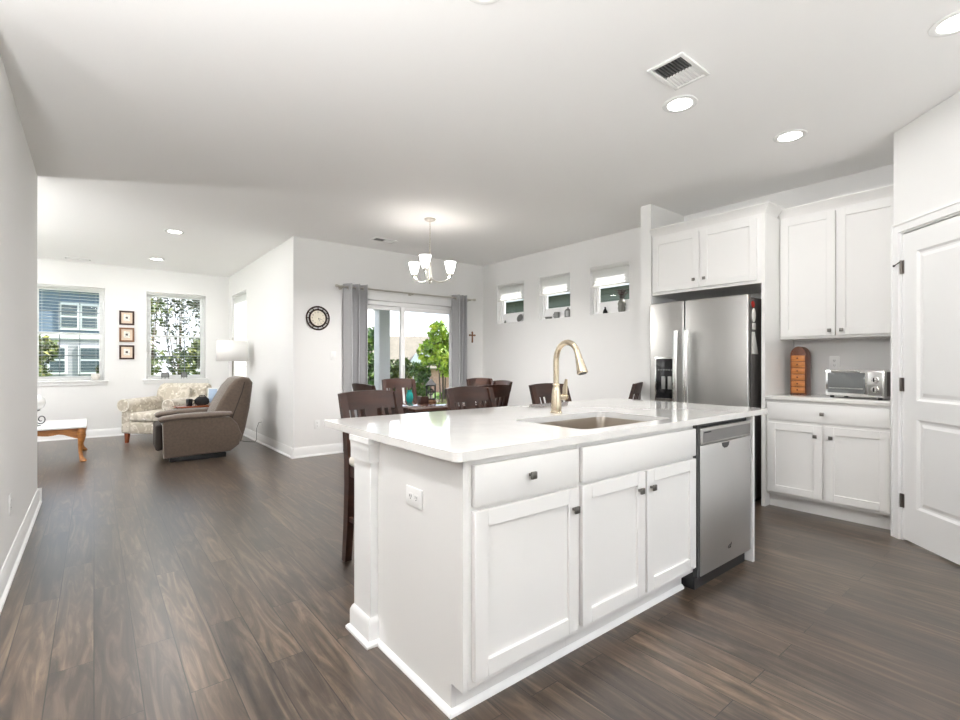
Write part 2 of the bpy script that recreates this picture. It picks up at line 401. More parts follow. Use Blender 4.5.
# far living room wall with two windows
W1 = (-.72, .135, .90, 2.365); W2 = (.685, 1.55, .90, 2.365)
grid_wall('wall_far', 'y', YF, YF + T, XW0 - T, XC + T, 0, H, [W1, W2])
W3 = (8.46, 9.50, .72, 2.365)
grid_wall('wall_living', 'x', XC, XC + T, YC + T, YF, 0, H, [W3])
SL = (2.70, 4.42, 0.0, 2.04)
grid_wall('wall_dining', 'y', YC, YC + T, XC, XR + T, 0, H, [SL])
SW = [(5.135, 5.738, 1.785, 2.378), (4.25, 4.83, 1.785, 2.378), (3.345, 3.927, 1.785, 2.378)]
grid_wall('wall_right', 'x', XR, XR + T, .70, YC, 0, H, SW)
grid_wall('wall_wing', 'y', 2.675, 2.79, 4.289, XR, 0, H)
# pantry: return wall, diagonal wall with the door opening, second return
PX, PY = 4.255, .82
grid_wall('wall_pantry_return', 'y', .70, .82, 4.255, XR, 0, H)
q = math.sqrt(.5)
def diag(t, d): return (PX - t * q + d * q, PY - t * q - d * q)       # t along the wall towards the camera, d into the pantry
D0, D1, DZ = .066, .066 + .80, 2.045
PE = 1.0
def dbox(b, t0, t1, d0, d1, z0, z1, bev=0):
    p = [diag(t0, d0), diag(t1, d0), diag(t1, d1), diag(t0, d1)]
    return b.prism(p, 'z', z0, z1)
b = MB(); dbox(b, 0, D0, 0, .11, 0, H); dbox(b, D1, PE, 0, .11, 0, H); dbox(b, D0, D1, 0, .11, DZ, H)
struct(b.build('wall_pantry', 'wall', smooth=False))
ex, ey = diag(PE, 0)
grid_wall('wall_pantry_side', 'x', ex, ex + .11, YB, ey - .02, 0, H)
# back of the house behind the camera: glazing added for daylight, facing a terrace
BW = [(.1, 2.9, .05, 2.45)]
grid_wall('wall_back', 'y', YB - T, YB, XW0 - T, ex + .11, 0, H, BW)

def skirting(name, p, q2, nrm, h=.125):
    p, q2 = Vector((*p, 0)), Vector((*q2, 0)); n = Vector((*nrm, 0)).normalized()
    prof = [(0, 0), (.028, 0), (.028, .012), (.018, .022), (.015, .024), (.015, h - .03), (.010, h - .015), (.006, h), (0, h)]
    b = MB(); b.loft([[pt + n * (d + .0005) + Vector((0, 0, z)) for d, z in prof] for pt in (p, q2)])
    return struct(b.build(name, 'trim'))
skirting('baseboard_left', (XL, 2.95), (XL, YL), (1, 0)); skirting('baseboard_left_end', (XL - .13, YL), (XL + .028, YL), (0, 1))
skirting('baseboard_far', (XW0, YF), (XC - .03, YF), (0, -1))
skirting('baseboard_living', (XC, YF - .03), (XC, YC - .028), (-1, 0))
skirting('baseboard_dining_left', (XC - .028, YC), (SL[0] - .09, YC), (0, -1))
skirting('baseboard_dining_right', (SL[1] + .09, YC), (XR - .03, YC), (0, -1))
skirting('baseboard_right', (XR, YC - .03), (XR, 2.83), (-1, 0))
skirting('baseboard_wing', (4.289, 2.79), (4.289, 2.675), (-1, 0))
p1, p2 = diag(D1 + .06, 0), diag(PE, 0)
skirting('baseboard_pantry', p1, p2, (-1, 1))

# ------------------------------------------------------------------ windows
def make_window(name, axis, c, a0, a1, z0, z1, out, split=True, low=.034, cols=3, rows=2, sill=True, depth=T, mull=True):
    """vinyl sash window set in the outer half of the wall. out=+1: outside lies towards + of the axis normal"""
    root = sthing(name)
    def bx(bb, aa0, aa1, d0, d1, zz0, zz1, bev=0):
        d0, d1 = c + out * d0, c + out * d1
        if d0 > d1: d0, d1 = d1, d0
        if axis == 'x': bb.box(d0, d1, aa0, aa1, zz0, zz1, bev)
        else: bb.box(aa0, aa1, d0, d1, zz0, zz1, bev)
    g = .0015
    b = MB(); f = .035
    for (p, q2, r, t) in ((a0 + g, a0 + f, z0 + g, z1 - g), (a1 - f, a1 - g, z0 + g, z1 - g), (a0 + f, a1 - f, z0 + g, z0 + f), (a0 + f, a1 - f, z1 - f, z1 - g)): bx(b, p, q2, .07, .14, r, t, .003)
    b.build('frame', 'vinyl', root)
    zm = (z0 + z1) / 2
    def sash(nm, s0, s1, d):
        b = MB(); w = .034
        bx(b, a0 + f, a0 + f + w, d, d + .03, s0, s1, .003); bx(b, a1 - f - w, a1 - f, d, d + .03, s0, s1, .003)
        bx(b, a0 + f + w, a1 - f - w, d, d + .03, s0, s0 + low, .003); bx(b, a0 + f + w, a1 - f - w, d, d + .03, s1 - w, s1, .003)
        o = b.build(nm, 'vinyl', root)
        if mull:
            m_ = MB()
            for i in range(1, cols): x = a0 + f + w + (a1 - a0 - 2 * f - 2 * w) * i / cols; bx(m_, x - .006, x + .006, d + .009, d + .021, s0 + w, s1 - w)
            for j in range(1, rows): z = s0 + w + (s1 - s0 - 2 * w) * j / rows; bx(m_, a0 + f + w, a1 - f - w, d + .010, d + .020, z - .006, z + .006)
            m_.build('muntin_grid', 'muntin', o)
        p_ = MB(); bx(p_, a0 + f + w - .005, a1 - f - w + .005, d + .013, d + .017, s0 + low - .005, s1 - w + .005); p_.build('pane', 'glass', o, smooth=False)
    if split:
        sash('upper_sash', zm - .017, z1 - f, .105); sash('lower_sash', z0 + f, zm + .017, .074)
    else: sash('sash', z0 + f, z1 - f, .09)
    if not sill:
        b = MB()
        for p, q2, r, t in ((a0 + .0004, a0 + .004, z0 + .0004, z1 - .0004), (a1 - .004, a1 - .0004, z0 + .0004, z1 - .0004), (a0 + .004, a1 - .004, z0 + .0004, z0 + .0014), (a0 + .004, a1 - .004, z1 - .004, z1 - .0004)): bx(b, p, q2, .0, .0695, r, t)
        b.build('jamb_liner', 'vinyl', root)
    if sill:
        b = MB(); bx(b, a0 - .05, a1 + .05, -.045, -.0005, z0 - .022, z0, .004); bx(b, a0 + .001, a1 - .001, -.0005, .07, z0 + .0005, z0 + .004); bx(b, a0 - .035, a1 + .035, -.016, -.0005, z0 - .075, z0 - .022, .004)
        b.build('sill', 'trim', root)
    return root
make_window('window_1', 'y', YF, *W1, 1)
make_window('window_2', 'y', YF, *W2, 1)
make_window('window_3', 'x', XC, *W3, 1)
for i, w in enumerate(SW): make_window('window_%d' % (i + 4), 'x', XR, *w, 1, split=False, sill=False, mull=False, low=.12)
make_window('window_7', 'x', XW0, 6.4, 8.9, .9, 2.38, -1, cols=5)  # unseen window added to let more daylight in
make_window('window_8', 'y', YB, *BW[0], -1, split=False, cols=4, rows=1)  # unseen glazing added as daylight fill from behind
# sliding patio door
root = sthing('door_2')
b = MB(); x0, x1, z1 = SL[0], SL[1], SL[3]; y0, y1 = YC + .03, YC + .14
b.box(x0 + .002, x0 + .045, y0, y1, 0, z1 - .002, .003); b.box(x1 - .045, x1 - .002, y0, y1, 0, z1 - .002, .003); b.box(x0 + .045, x1 - .045, y0, y1, z1 - .06, z1 - .002, .003); b.box(x0 + .045, x1 - .045, y0, y1, 0.0005, .035, .003)
b.build('frame', 'vinyl', root)
xm = 3.50
def panel(nm, a0, a1, yy, hd):
    b = MB(); w = .065
    b.box(a0, a0 + w, yy, yy + .035, .036, z1 - .06, .004); b.box(a1 - w, a1, yy, yy + .035, .036, z1 - .06, .004)
    b.box(a0 + w, a1 - w, yy, yy + .035, .036, .16, .004); b.box(a0 + w, a1 - w, yy, yy + .035, z1 - .115, z1 - .06, .004)
    o = b.build(nm, 'vinyl', root)
    b = MB(); b.box(a0 + w - .005, a1 - w + .005, yy + .015, yy + .02, .15, z1 - .11); b.build('pane', 'glass', o, smooth=False)
    if hd:
        b = MB(); b.box(hd - .012, hd + .012, yy - .03, yy - .002, .95, 1.15, .006); b.build('door_handle', 'white', o)
panel('fixed_panel', x0 + .046, xm + .03, YC + .09, None); panel('sliding_panel', xm - .05, x1 - .046, YC + .045, xm - .015)
b = MB(); w = .075
b.box(x0 - w, x0 - .001, YC - .018, YC - .0005, 0, z1 + w, .004); b.box(x1 + .001, x1 + w, YC - .018, YC - .0005, 0, z1 + w, .004); b.box(x0, x1, YC - .018, YC - .0005, z1, z1 + .105, .004)
struct(b.build('trim_1', 'trim'))
# pantry door: slab with two moulded panels, casing, hinges
b = MB()
cw = .062
for t0, t1, zz0, zz1 in ((D0 - cw, D0, 0, DZ + cw), (D1, D1 + cw, 0, DZ + cw), (D0, D1, DZ, DZ + cw)): dbox(b, t0, t1, -.016, -.0005, zz0, zz1)
for t0, t1, zz0, zz1 in ((D0 - cw, D0 - cw + .014, 0, DZ + cw), (D1 + cw - .014, D1 + cw, 0, DZ + cw), (D0 - cw + .014, D1 + cw - .014, DZ + cw - .014, DZ + cw)): dbox(b, t0, t1, -.021, -.016, zz0, zz1)
struct(b.build('trim_2', 'trim'))
b = MB(); dbox(b, D0, D0 + .012, 0, .11, 0, DZ); dbox(b, D1 - .012, D1, 0, .11, 0, DZ); dbox(b, D0 + .012, D1 - .012, 0, .11, DZ - .012, DZ); dbox(b, D0 + .012, D0 + .03, .045, .08, 0, DZ - .012); dbox(b, D1 - .03, D1 - .012, .045, .08, 0, DZ - .012); dbox(b, D0 + .03, D1 - .03, .045, .08, DZ - .03, DZ - .012)
struct(b.build('trim_3', 'trim', smooth=False))
dx, dy = diag(D0 + .015, 0)
dr = sthing('door_1', (dx, dy, .012), R(225))       # local +x runs along the wall towards the camera, local +y into the room... see below
# local frame: x along the wall, y = rotated normal; wall face normal (-1,1) is local -y
def door_slab(w, h, th, panels):
    """slab with recessed, raised moulded panels on the local -y face"""
    b = MB()
    bm = b.bm
    xs = sorted({0, w} | {p[0] for p in panels} | {p[1] for p in panels}); zs = sorted({0, h} | {p[2] for p in panels} | {p[3] for p in panels})
    def inp(x, z): return any(p[0] < x < p[1] and p[2] < z < p[3] for p in panels)
    for i in range(len(xs) - 1):
        for j in range(len(zs) - 1):
            if not inp((xs[i] + xs[i + 1]) / 2, (zs[j] + zs[j + 1]) / 2): bm.faces.new([bm.verts.new(v) for v in ((xs[i], 0, zs[j]), (xs[i + 1], 0, zs[j]), (xs[i + 1], 0, zs[j + 1]), (xs[i], 0, zs[j + 1]))])
    for (a0, a1, c0, c1) in panels:
        lv = [(0, 0), (.014, .011), (.026, .012), (.048, .004)]
        loops = []
        for ins, dep in lv: loops.append([bm.verts.new(v) for v in ((a0 + ins, dep, c0 + ins), (a1 - ins, dep, c0 + ins), (a1 - ins, dep, c1 - ins), (a0 + ins, dep, c1 - ins))])
        for A, B in zip(loops, loops[1:]):
            for k in range(4): bm.faces.new((A[k], A[(k + 1) % 4], B[(k + 1) % 4], B[k]))
        bm.faces.new(loops[-1])
    bmesh.ops.remove_doubles(bm, verts=bm.verts, dist=1e-5)
    bv = [bm.verts.new(v) for v in ((0, th, 0), (w, th, 0), (w, th, h), (0, th, h))]
    bm.faces.new(bv[::-1])
    for (p, q2) in (((0, 0), (w, 0)), ((w, 0), (w, h)), ((w, h), (0, h)), ((0, h), (0, 0))): bm.faces.new([bm.verts.new(v) for v in ((p[0], 0, p[1]), (p[0], th, p[1]), (q2[0], th, q2[1]), (q2[0], 0, q2[1]))])
    bmesh.ops.remove_doubles(bm, verts=bm.verts, dist=1e-5)
    bmesh.ops.recalc_face_normals(bm, faces=bm.faces)
    return b
DW_ = D1 - D0 - .03
o = door_slab(DW_, 2.015, .038, [(.115, DW_ - .115, .225, .80), (.115, DW_ - .115, .92, 1.885)]).build('door_leaf', 'door', dr, smooth=False)
o.location.y = .003
for z in (.25, 1.02, 1.80):
    b = MB(); b.cyl((-.008, -.004, z - .045), (-.008, -.004, z + .045), .007, n=12); b.box(-.007, .012, -.001, .0025, z - .045, z + .045); b.build('hinge', 'hinge', dr)
b = MB(); b.lathe([(.03, 0), (.03, .008), (.012, .014), (.012, .035), (.028, .045), (.03, .06), (.02, .07), (0, .072)], 20, Matrix.Translation((DW_ - .06, .002, .95)) @ Matrix.Rotation(R(90), 4, 'X')); b.build('door_knob', 'nickel', dr)
b = MB(); b.cyl((-.03, -.03, 1.815), (-.006, -.012, 1.835), .0035, n=8); b.cyl((-.035, -.034, 1.811), (-.028, -.029, 1.817), .007, n=10); b.build('door_stop', 'dark', dr)

# ------------------------------------------------------------------ kitchen cabinets
def shaker(b, x0, x1, z0, z1, y, st=.057, th=.02):
    """shaker door: frame + recessed panel; front face at local y, body behind (+y)"""
    b.box(x0, x0 + st, y, y + th, z0, z1, .0015, 1); b.box(x1 - st, x1, y, y + th, z0, z1, .0015, 1)
    b.box(x0 + st, x1 - st, y, y + th, z0, z0 + st, .0015, 1); b.box(x0 + st, x1 - st, y, y + th, z1 - st, z1, .0015, 1)
    b.box(x0 + st - .002, x1 - st + .002, y + .011, y + th - .002, z0 + st - .002, z1 - st + .002)
    return b
def knob(parent, x, y, z):
    b = MB(); b.box(x - .005, x + .005, y - .018, y, z - .005, z + .005); b.box(x - .0135, x + .0135, y - .026, y - .016, z - .0135, z + .0135, .003)
    return b.build('knob', 'knob', parent)
CT = .892
CB = CT - .031
YFACE = 1.262   # island face frame plane
def cab_root(name, label, loc, rz): return thing(name, label, 'cabinet', loc, rz)
# island drawer cabinet
c1 = cab_root('base_cabinet', 'white island cabinet with one drawer over one shaker door, nearest the camera', (.952, YFACE, 0), 0)
w = .548
b = MB(); b.box(0, w, 0, .58, .102, CB - .001, .002, 1); b.box(0.0, w, .062, .58, 0.0, .102); b.build('body', 'cab', c1)
d_ = shaker(MB(), .018, w - .014, .132, .688, -.021).build('door', 'cab', c1); knob(d_, w - .048, -.021, .61)
b = MB(); b.box(.018, w - .014, -.021, -.001, .703, .840, .003); d_ = b.build('drawer', 'cab', c1); knob(d_, .266, -.021, .777)
# island sink cabinet
c2 = cab_root('sink_cabinet', 'white island cabinet with two shaker doors under a false drawer front, below the sink', (1.5005, YFACE, 0), 0)
w = .905
b = MB(); b.box(0, .018, 0, .58, .102, CB - .001); b.box(w - .018, w, 0, .58, .102, CB - .001); b.box(.018, w - .018, 0, .02, .102, CB - .001); b.box(.018, w - .018, .02, .58, .102, .12); b.box(0, w, .062, .58, 0, .102); b.build('body', 'cab', c2)
d_ = shaker(MB(), .010, w / 2 - .008, .132, .688, -.021).build('door', 'cab', c2); knob(d_, w / 2 - .062, -.021, .61)
d_ = shaker(MB(), w / 2 + .008, w - .006, .132, .688, -.021).build('door', 'cab', c2); knob(d_, w / 2 + .034, -.021, .61)
b = MB(); b.box(.010, w - .006, -.021, -.001, .703, .840, .003); b.build('false_drawer_front', 'cab', c2)
# island shell: end panels, post, back panel, plinth mouldings
isl = thing('kitchen_island', 'white panelled island base with square corner post beneath the quartz top', 'island')
b = MB(); b.prism([(1.325, 0), (1.86, 0), (1.86, CB - .001), (YFACE - .001, CB - .001), (YFACE - .001, .102), (1.325, .102)], 'x', .935, .9515); b.build('end_panel', 'cab', isl, smooth=False)
b = MB(); b.box(3.042, 3.062, 1.228, 1.87, 0, CB - .001, .001, 1); b.build('side_panel', 'cab', isl)
b = MB(); b.box(1.0305, 3.062, 1.871, 1.89, 0, CB - .001); b.build('back_panel', 'cab', isl)
b = MB()
b.box(.901, 1.03, 1.863, 2.024, .10, CB - .09, .002, 1)
def flare(lv):
    b.loft([[Vector((x, y, z)) for x, y in ((.901 - o_, 1.863 - o_), (1.03 + o_, 1.863 - o_), (1.03 + o_, 2.024 + o_), (.901 - o_, 2.024 + o_))] for o_, z in lv])
flare([(0, CB - .102), (.011, CB - .1015), (.011, CB - .058), (.0115, CB - .057), (.0118, CB - .044), (.0128, CB - .031), (.0155, CB - .0235), (.016, CB - .023), (.016, CB - .001)])
flare([(.028, 0), (.028, .010), (.020, .020), (.014, .022), (.014, .085), (.006, .105), (0, .112)])
b.build('corner_post', 'trim', isl)
b = MB(); prof = [(0, 0), (.016, 0), (.015, .008), (.008, .016), (0, .02)]
b.loft([[Vector((.9345 - d, yy + (d if i == 0 else 0) * -1, z)) for d, z in prof] for i, yy in ((0, 1.3245), (1, 1.833))])
b.loft([[Vector((xx - (d if i == 0 else 0), 1.3235 - d, z)) for d, z in prof] for i, xx in ((0, .9345), (1, 2.404))])
b.build('shoe_moulding', 'trim', isl)
# worktop with sink cut-out
def slab_with_hole(outer, inner, z0, z1):
    bm = bmesh.new(); es = []
    for loop in (outer, inner):
        vs = [bm.verts.new((x, y, z1)) for x, y in loop]
        for i in range(len(vs)): es.append(bm.edges.new((vs[i], vs[(i + 1) % len(vs)])))
    bmesh.ops.triangle_fill(bm, use_beauty=True, use_dissolve=False, edges=es)
    fs = list(bm.faces)
    r = bmesh.ops.extrude_face_region(bm, geom=fs)
    for v in r['geom']:
        if isinstance(v, bmesh.types.BMVert): v.co.z = z0
    bmesh.ops.recalc_face_normals(bm, faces=bm.faces)
    b = MB(); b.bm.free(); b.bm = bm; return b
SX0, SX1, SY0, SY1 = 1.625, 2.325, 1.325, 1.785
b = slab_with_hole(rrect(.888, 3.285, 1.232, 2.372, .03, 6), rrect(SX0, SX1, SY0, SY1, .045, 6), CB, CT)
tag(b.build('island_worktop', 'quartz'), 'long white polished quartz worktop on the kitchen island', 'countertop')
# undermount sink
sk = thing('sink', 'undermount stainless steel sink set into the white island worktop', 'sink', (0, 0, 0))
b = MB(); lp = []
for ins, z, r in ((-.018, CB - .0015, .06), (-.004, CB - .0015, .048), (-.002, CB - .02, .046), (.004, CB - .18, .04), (.03, CB - .205, .03)): lp.append([Vector((x, y, z)) for x, y in rrect(SX0 + ins, SX1 - ins, SY0 + ins, SY1 - ins, r, 5)])
rings = [[b.bm.verts.new(p) for p in l_] for l_ in lp]
for A, B in zip(rings, rings[1:]):
    for k in range(len(A)): b.bm.faces.new((A[k], B[k], B[(k + 1) % len(A)], A[(k + 1) % len(A)]))
b.bm.faces.new(rings[-1]); bmesh.ops.recalc_face_normals(b.bm, faces=b.bm.faces)
o = b.build('basin', 'sinksteel', sk); md = o.modifiers.new('th', 'SOLIDIFY'); md.thickness = .0012; md.offset = 0
b = MB(); b.lathe([(.055, CB - .2035), (.055, CB - .201), (.04, CB - .200), (.035, CB - .203)], 24, cx=1.975, cy=1.56); b.build('drain', 'handle', sk)
# faucet
fc = thing('faucet', 'tall champagne nickel gooseneck pull-down faucet behind the sink', 'faucet', (2.045, 1.872, CT), R(-4))
b = MB(); b.lathe([(.034, 0), (.034, .006), (.030, .010), (.031, .03), (.030, .06), (.027, .10), (.022, .135), (.0195, .15), (.0205, .155), (.0205, .163), (.0175, .168)], 28); b.build('body', 'gold', fc)
b = MB(); pts = [(0, 0, .166), (0, 0, .24), (0, 0, .285)]
rad = .086
for i in range(0, 13):
    a = R(180 - 166 * i / 12); pts.append((0, -(rad + rad * math.cos(a)),   .30 + rad * 1.12 * math.sin(a)))
b.tube(pts, .0158, 16); b.build('spout', 'gold', fc)
e = Vector(pts[-1]); dr_ = (Vector(pts[-1]) - Vector(pts[-2])).normalized()
mt = Matrix.Translation(e) @ dr_.to_track_quat('Z', 'Y').to_matrix().to_4x4()
b = MB(); b.lathe([(.0175, -.004), (.0195, .0), (.018, .012), (.021, .03), (.027, .075), (.0295, .098), (.0275, .102), (0, .102)], 24, mt); h_ = b.build('spray_head', 'gold', fc)
b = MB(); b.lathe([(.021, .1015), (.021, .1045), (0, .1045)], 24, mt); b.build('spray_face', 'dark', h_)
b = MB(); b.cyl((0, .015, .088), (0, .072, .088), .018, .0175, 18); b.cyl((0, .072, .088), (0, .088, .088), .021, .012, 18); b.cyl((0, .088, .088), (0, .096, .088), .010, .004, 14); o = b.build('valve', 'gold', fc); o.rotation_euler = (0, 0, R(-88))
b = MB(); b.bar([(0, .070, .098), (0, .072, .14), (0, .082, .19)], [.026, .028, .014], [.014, .012, .007]); o = b.build('lever', 'gold', fc); o.rotation_euler = (0, 0, R(-88))
# dishwasher
dw = thing('dishwasher', 'stainless steel dishwasher built into the right end of the island', 'dishwasher', (2.4095, 1.236, 0))
w = .628
b = MB(); b.box(.004, w - .002, .028, .60, .105, CB - .006); b.box(.02, w - .02, .030, .55, 0, .105); b.build('tub', 'dark', dw)
b = MB(); b.box(.028, w - .006, 0, .026, .075, .748, .004); do = b.build('door_panel', 'steeldw', dw)
b = MB(); b.box(.028, w - .006, .0, .026, .751, .838, .004); co = b.build('control_panel', 'steel', dw)
b = MB(); b.box(.05, w - .02, -.001, .0005, .762, .822, .0004, 1); b.build('control_strip', 'darksteel', co)
b = MB(); b.box(.06, .135, -.0018, -.0008, .811, .817); b.build('display_text', 'dark', co)
b = MB(); b.prism([(.255, .742), (.345, .742), (.335, .722), (.315, .712), (.285, .712), (.265, .722)], 'y', -.0015, .0005); b.build('pocket_handle', 'dark', do)
b = MB()
b.tube([Vector((.352 + .022 * math.cos(t), -.001, .160 + .008 * math.sin(t) + .004 * math.cos(t))) for t in [R(a) for a in range(40, 300, 15)]], .0018, 6)
b.tube([Vector((.345, -.001, .152)), Vector((.362, -.001, .166)), Vector((.368, -.001, .178))], .0018, 6)
b.build('emblem', 'dark', do)
b = MB(); b.box(.0, .0265, .004, .026, .075, CB - .006); b.build('side_gasket', 'slot', dw)
# island outlet
def plate(name, label, loc, rz, kind='outlet', horizontal=False, group=None):
    t = thing(name, label, kind, loc, rz, group)     # faces local -y
    w_, h_ = (.057, .036) if horizontal else (.036, .057)
    b = MB(); b.box(-w_, w_, -.006, -.0005, -h_, h_, .003); b.build('cover_plate', 'plate', t)
    for k in (-1, 1):
        if kind == 'outlet':
            ox, oz = (k * .02, 0) if horizontal else (0, k * .02)
            b = MB(); b.box(ox - .013, ox + .013, -.0075, -.006, oz - .013, oz + .013, .0005, 1); s_ = b.build('socket', 'plate', t)
            b = MB()
            b.box(ox - .007, ox - .0045, -.008, -.0072, oz - .002, oz + .007); b.box(ox + .0045, ox + .007, -.008, -.0072, oz - .002, oz + .007); b.cyl((ox, -.0072, oz - .007), (ox, -.008, oz - .007), .0025, n=8)
            b.build('slots', 'slot', s_)
    if kind == 'switch':
        b = MB(); b.box(-.016, .016, -.010, -.006, -.032, .032, .002); b.build('rocker', 'plate', t)
    return t
plate('wall_outlet', 'white double outlet plate on the island end panel', (.9345, 1.56, .676), R(-90), horizontal=True)

# right hand wall run: local x runs along -Y (towards the pantry), local y into the wall (+X)
RX = 4.30
ROT = R(-90)
fw0 = 2.672
# tall fridge surround: upper cabinet + full-height panel
fc_ = thing('fridge_cabinet', 'white two-door upper cabinet above the fridge with a tall side panel', 'cabinet', (RX, fw0, 0), ROT)
w = 1.03; zt = 2.405
b = MB(); b.box(.004, w - .03, 0, .61, 1.836, zt, .001, 1); b.build('body', 'cab', fc_)
b = MB(); b.box(w - .029, w, -.003, .612, 0, zt, .001, 1); b.build('side_panel', 'cab', fc_)
for x0_, x1_, kx in ((.02, .478, .44), (.50, w - .06, .537)):
    d_ = shaker(MB(), x0_, x1_, 1.862, 2.375, -.021).build('door', 'cab', fc_); knob(d_, kx, -.021, 1.935)
def crown(b, pts, z0, h=.075, out=.05):
    """pts: plan polyline (outer face), lofted crown profile; normals to the left-hand outside"""
    prof = [(-.02, 0), (.002, 0), (.006, h * .18), (.014, h * .32), (.03, h * .62), (out * .86, h * .80), (out, h * .86), (out, h), (-.02, h)]
    secs = []; N = len(pts)
    for i, p in enumerate(pts):
        d1 = (Vector(pts[i]) - Vector(pts[i - 1])).normalized() if i else None
        d2 = (Vector(pts[i + 1]) - Vector(p)).normalized() if i < N - 1 else None
        ns = [Vector((d.y, -d.x)) for d in (d1, d2) if d]
        m = sum(ns, Vector((0, 0))).normalized(); k = 1 / max(.3, m.dot(ns[0]))
        secs.append([Vector((p[0] + m.x * d * k, p[1] + m.y * d * k, z0 + z)) for d, z in prof])
    return b.loft(secs)
b = MB(); crown(b, [(.003, -.001), (w, -.001), (w, .24)], zt); b.build('crown_moulding', 'cab', fc_)
# upper cabinet beside it
uw0 = fw0 - w - .0015; w = uw0 - .828
UX = 4.60
uc = thing('upper_cabinet', 'tall white two-door wall cabinet above the toaster oven nook', 'cabinet', (UX, uw0, 0), ROT)
b = MB(); b.box(0, w, 0, XR - UX - .001, 1.375, zt, .001, 1); b.build('body', 'cab', uc)
mid = w / 2
for x0_, x1_, kx in ((.012, mid - .006, mid - .04), (mid + .006, w - .012, mid + .04)):
    d_ = shaker(MB(), x0_, x1_, 1.395, zt - .02, -.021).build('door', 'cab', uc); knob(d_, kx, -.021, 1.435)
b = MB(); crown(b, [(0, -.001), (w - .001, -.001)], zt); b.build('crown_moulding', 'cab', uc)
# base cabinet
bx0 = uw0
bc = thing('base_cabinet', 'white base cabinet with one wide drawer over two doors beside the pantry door', 'cabinet', (RX + .022, bx0, 0), ROT)
RC = .91
b = MB(); b.box(0, w, 0, XR - RX - .023, .11, RC - .033, .001, 1); b.box(0, w, .062, .55, 0, .11); b.build('body', 'cab', bc)
b = MB(); b.box(.014, w - .02, -.021, -.001, .72, .855, .003); d_ = b.build('drawer', 'cab', bc); knob(d_, w / 2 - .01, -.021, .788)
for x0_, x1_, kx in ((.014, mid - .014, mid - .055), (mid + .004, w - .02, mid + .045)):
    d_ = shaker(MB(), x0_, x1_, .135, .695, -.021).build('door', 'cab', bc); knob(d_, kx, -.021, .615)
b = MB(); b.box(RX - .012, XR - .0005, .8215, bx0 - .0005, RC - .031, RC, .004); tag(b.build('side_worktop', 'quartz'), 'short white worktop in the nook under the wall cabinet', 'countertop')

# refrigerator
FY1, FX = 2.640, 4.205       # far edge, door front
fr = thing('refrigerator', 'stainless side-by-side refrigerator with ice dispenser in a cabinet alcove', 'refrigerator', (FX, FY1, 0), ROT)
w = .905; FH = 1.745
b = MB(); b.box(.004, w - .004, .062, .70, .03, FH - .02, .004); b.build('body', 'fridgeside', fr)
b = MB(); b.box(.02, w - .02, .05, .6, 0, .03); b.box(.01, w - .01, .035, .062, .03, .10, .003); b.build('base_grille', 'dark', fr)
sp_ = .352
o1 = MB().box(0, sp_ - .004, 0, .06, .105, FH, .012, 3).build('freezer_door', 'steelv', fr)
o2 = MB().box(sp_ + .004, w, 0, .06, .105, FH, .012, 3).build('fridge_door', 'steelv', fr)
def fhandle(par, x):
    b = MB(); secs = []
    for i in range(17):
        u = i / 16; z = .60 + .87 * u; y = -.050 - .018 * math.sin(PI * u); hw_ = .021
        secs.append([Vector((x - hw_, y + .012, z)), Vector((x - hw_, y - .012, z)), Vector((x - hw_ * .5, y - .020, z)), Vector((x + hw_ * .5, y - .020, z)), Vector((x + hw_, y - .012, z)), Vector((x + hw_, y + .012, z))])
    b.loft(secs)
    for z in (.64, 1.43): b.box(x - .010, x + .010, -.048, -.0005, z - .02, z + .02, .003)
    return b.build('handle', 'handle', par)
fhandle(o1, sp_ - .048); fhandle(o2, sp_ + .048)
b = MB(); b.box(.062, .282, -.012, .001, .82, 1.235, .006); dp = b.build('dispenser_surround', 'handle', o1)
b = MB(); b.box(.078, .268, -.0135, -.011, .845, 1.215, .002); b.build('dispenser_recess', 'darkgloss', dp)
b = MB()
for k in range(6): b.box(.098 + .027 * k, .112 + .027 * k, -.0142, -.0132, 1.105, 1.117)
b.build('buttons', 'pewter', dp)
for k in (.135, .20):
    b = MB(); b.box(k, k + .04, -.019, -.0132, .93, 1.05, .003); b.build('paddle', 'pewter', dp)
# magnets and papers on the side of the fridge
fs_y = FY1 - w + .004 - .0005
def mag(name, label, m, fn, cat='magnet'):
    b = MB(); fn(b); tag(b.build(name, m), label, cat)
mag('fridge_magnet', 'red magnet topmost on the side of the fridge', 'red', lambda b: b.cyl((4.300, fs_y, 1.665), (4.300, fs_y - .006, 1.665), .028, n=16))
mag('fridge_magnet', 'oval white magnet below the red one on the side of the fridge', 'paper', lambda b: b.lathe([(.034, 0), (.034, .006), (.028, .009)], 20, Matrix.Translation((4.310, fs_y, 1.575)) @ Matrix.Diagonal((1, 1, 1.7, 1)) @ Matrix.Rotation(R(90), 4, 'X')))
mag('fridge_magnet', 'small square photo magnet on the side of the fridge', 'paper', lambda b: b.box(4.282, 4.345, fs_y - .006, fs_y, 1.455, 1.51, .002))
mag('paper_note', 'white paper note hanging on the side of the fridge', 'paper', lambda b: b.prism([(4.278, 1.435), (4.335, 1.435), (4.40, 1.25), (4.278, 1.25)], 'y', fs_y - .003, fs_y), 'note')

